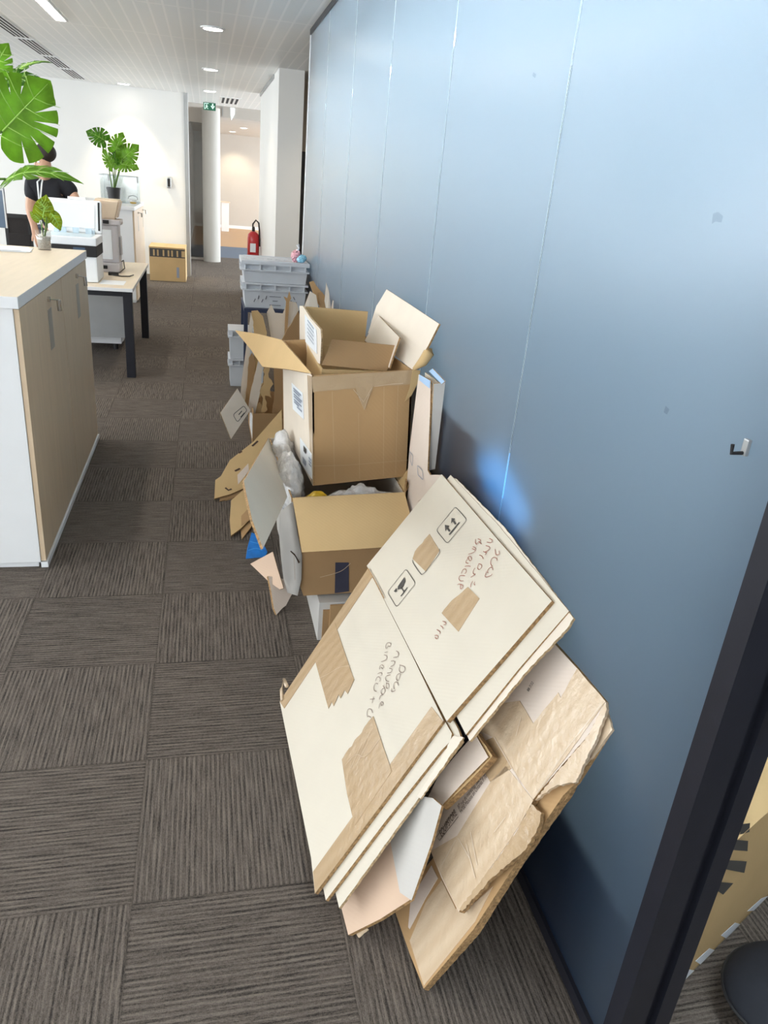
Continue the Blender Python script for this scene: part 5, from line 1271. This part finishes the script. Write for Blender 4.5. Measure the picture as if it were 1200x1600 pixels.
psheet('torn_plastic', jag([(946, 1096), (948, 1108), (930, 1158), (920, 1176), (900, 1222), (868, 1228), (836, 1250), (872, 1205), (918, 1150)], 1.6, 4), PF.shift(-.003), .007, [m_tapepale, m_tapepale], t)
psheet('torn_plastic', jag([(830, 1256), (846, 1270), (838, 1300), (818, 1330), (770, 1370), (722, 1424), (718, 1420), (756, 1370), (794, 1319), (812, 1290)], 1.8, 4), PF.shift(-.002), .010, [m_tape, m_edge], t)
A0, A1 = PF(690, 1308, .0022), PF(714, 1273, .0022)
upv = PF(690, 1290)-PF(697, 1297)
text_between('shop_name', 'EQUIPSTORE', A0, A1, upv, m_inkbrown, t, height=.021)
strokes('name_frame', [[(682, 1308), (711, 1266), (716, 1276), (687, 1313)]], PF, .0016, m_inkbrown, t, closed=True)
text_between('address', '87 rue du maréchal, 588 E', PF(717, 1265, .0022), PF(752, 1217, .0022), upv, m_inkbrown, t, height=.013)
text_between('address', '94700 Maisons en Ontario, F 70', PF(720, 1272, .0022), PF(761, 1214, .0022), upv, m_inkbrown, t, height=.013)
text_between('stamp', '88 7/32', PF(826, 1081, .0022), PF(834, 1067, .0022), upv, m_ink, t, height=.010)
# bottom boards G and H
PG = lean(.447, .778, .665)
t = carton('taped brown flattened carton deepest in the stack, its point reaching the floor nearest the camera', at(660, 1545, z=0))
psheet('panel', [(616, 1429), (650, 1375), (700, 1310), (880, 1080), (948, 1106), (953, 1140), (901, 1222), (880, 1243), (802, 1356), (740, 1452), (662, 1545), (640, 1490)], PG, .010, KE, t)
psheet('wide_tape', [(640, 1470), (665, 1410), (690, 1375), (712, 1420), (742, 1410), (770, 1385), (742, 1440), (662, 1540)], PG.shift(-.0012), .001, [m_tapepale]*2, t)
psheet('paper_strip', [(625, 1428), (652, 1388), (674, 1352), (684, 1372), (664, 1405), (640, 1452)], PG.shift(-.0012), .001, [m_pinkpale]*2, t)
psheet('corner_tape', jag([(930, 1160), (948, 1112), (957, 1140), (935, 1170), (915, 1195)], 1.2, 5), PG.shift(-.003), .006, [m_tapepale]*2, t)
PH = lean(.460, .784, .655)
t = carton('brown flattened carton last in the stack, showing only a ragged edge against the glass', at(663, 1547, z=0))
psheet('panel', jag([(650, 1480), (700, 1380), (880, 1120), (905, 1210), (890, 1240), (846, 1302), (806, 1358), (745, 1456), (664, 1547)], 0.8, 5, (3, 4, 5, 6, 7)), PH, .010, K2, t)

# ================================================================== SIDE ROOM SEEN PAST THE POST
a, b = at(1062, 1538, z=.004), at(1215, 1384, z=.004)
n = (b-a).cross(Vector((0, 0, 1)))
pl = Plane(a, n)
t = thing('cardboard_box', 'open brown carton with black print bars in the side room past the black post', 'cardboard box', a)
b = a+(b-a)*1.25
tl, tr = pl(1150, 1312), b+Vector((0, 0, .47)); tl = Vector((a.x, a.y, .452))
dpt = Vector((n.x, n.y, 0)).normalized()*.30
if dpt.y < 0: dpt = -dpt
if (a+dpt-EYE).length < (a-EYE).length: dpt = -dpt
obj('front_panel', sheet([a, b, tr, tl], .007), K3, t)
obj('left_panel', sheet([a, a+dpt, a+dpt+Vector((0, 0, .45)), tl], .007, back=(1, .2, 0)), K3, t)
obj('back_panel', sheet([a+dpt, b+dpt, b+dpt+Vector((0, 0, .46)), a+dpt+Vector((0, 0, .45))], .007), K3, t)
obj('front_flap', sheet([tl+Vector((0, -.003, .001)), tr+Vector((0, -.003, .001)), tr+dpt*.42+Vector((0, 0, .10)), tl+dpt*.42+Vector((0, 0, .10))], .006), K3, t)
obj('bottom_panel', sheet([a+Vector((0, 0, .003)), b+Vector((0, 0, .003)), b+dpt+Vector((0, 0, .003)), a+dpt+Vector((0, 0, .003))], .005, back=(0, 0, 1)), K3, t)
fill('print_bars', [[(1140+i, j) for i, j in q] for q in ([(18, 1288), (32, 1286), (31, 1300), (16, 1304)], [(8, 1312), (29, 1314), (28, 1330), (2, 1328)], [(-2, 1344), (27, 1346), (23, 1364), (-8, 1358)], [(-16, 1378), (6, 1380), (-10, 1398), (-22, 1390)])], pl, m_ink, t, off=.002)
for k, (u, v) in enumerate(((1100, 1496), (1140, 1456), (1181, 1418), (1068, 1529))):
    psheet('paper_tab', [(u-13, v+6), (u+9, v-14), (u+16, v-10), (u-6, v+12)], pl.shift(-.0012), .001, [m_label]*2, t)
t = thing('floor_cushion', 'black round padded cushion low on the floor at the lower right corner', 'cushion', (1.33, .80, 0))
c = at(1185, 1560, z=.05)
bm = bmesh.new(); add_ball(bm, (c.x+.075, c.y-.01, .060), (.155, .125, .058), 32, 16); obj('pad', bm, m_tshirt, t, True)
obj('seam', tube([(c.x+.075+.156*math.cos(k*math.pi/16), c.y-.01+.126*math.sin(k*math.pi/16), .06) for k in range(33)], .004, 6), m_rubber, t)
# unseen sideboards and an added panel darken the glass, added blue face glows
lbs = ['dark sideboard blurred behind the frosted panel nearest the camera', 'dark sideboard blurred behind the second frosted panel', 'dark sideboard blurred behind the far frosted panels']
for (ya, yb, hh, xb), lb in zip(((1.42, 1.98, 0.98, 1.25), (2.0, 3.90, 1.14, 1.25), (3.92, 6.5, 1.14, 1.25)), lbs):
    t = thing('sideboard', lb, 'sideboard', (1.15, (ya+yb)/2, 0), 'sideboards behind the glass')
    obj('body', box((0.87, ya, .06), (xb, yb, hh)), m_darkdoor, t)
    obj('plinth', box((0.89, ya+.02, 0), (xb-.03, yb-.02, .06)), m_black, t)
    for k in range(2):
        y0 = ya+.01+(yb-ya)/2*k
        obj('door', box((xb, y0, .08), (xb+.015, y0+(yb-ya)/2-.02, hh-.02)), m_darkdoor, t)
t = thing('acoustic_panel', 'dark panel standing low behind the frosted glass next to the black post', 'panel', (0.875, 1.15, 0))
obj('felt', box((0.868, 0.93, .03), (0.885, 1.40, 0.60), .006), m_darkdoor, t)  # added and unseen, keeps the lower glass by the post dark
for y in (1.0, 1.3): obj('foot', box((0.855, y, 0), (0.905, y+.04, .03)), m_black, t)
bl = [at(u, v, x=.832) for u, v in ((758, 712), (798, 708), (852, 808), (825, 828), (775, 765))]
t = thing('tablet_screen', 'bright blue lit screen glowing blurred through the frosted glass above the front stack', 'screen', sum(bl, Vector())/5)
obj('lit_face', sheet(bl, .004, back=(1, 0, 0)), [emit('lit blue screen', (0.12, 0.45, 0.85), 0.95)]*2, t)  # added emitter standing in for the blue glow in the glass
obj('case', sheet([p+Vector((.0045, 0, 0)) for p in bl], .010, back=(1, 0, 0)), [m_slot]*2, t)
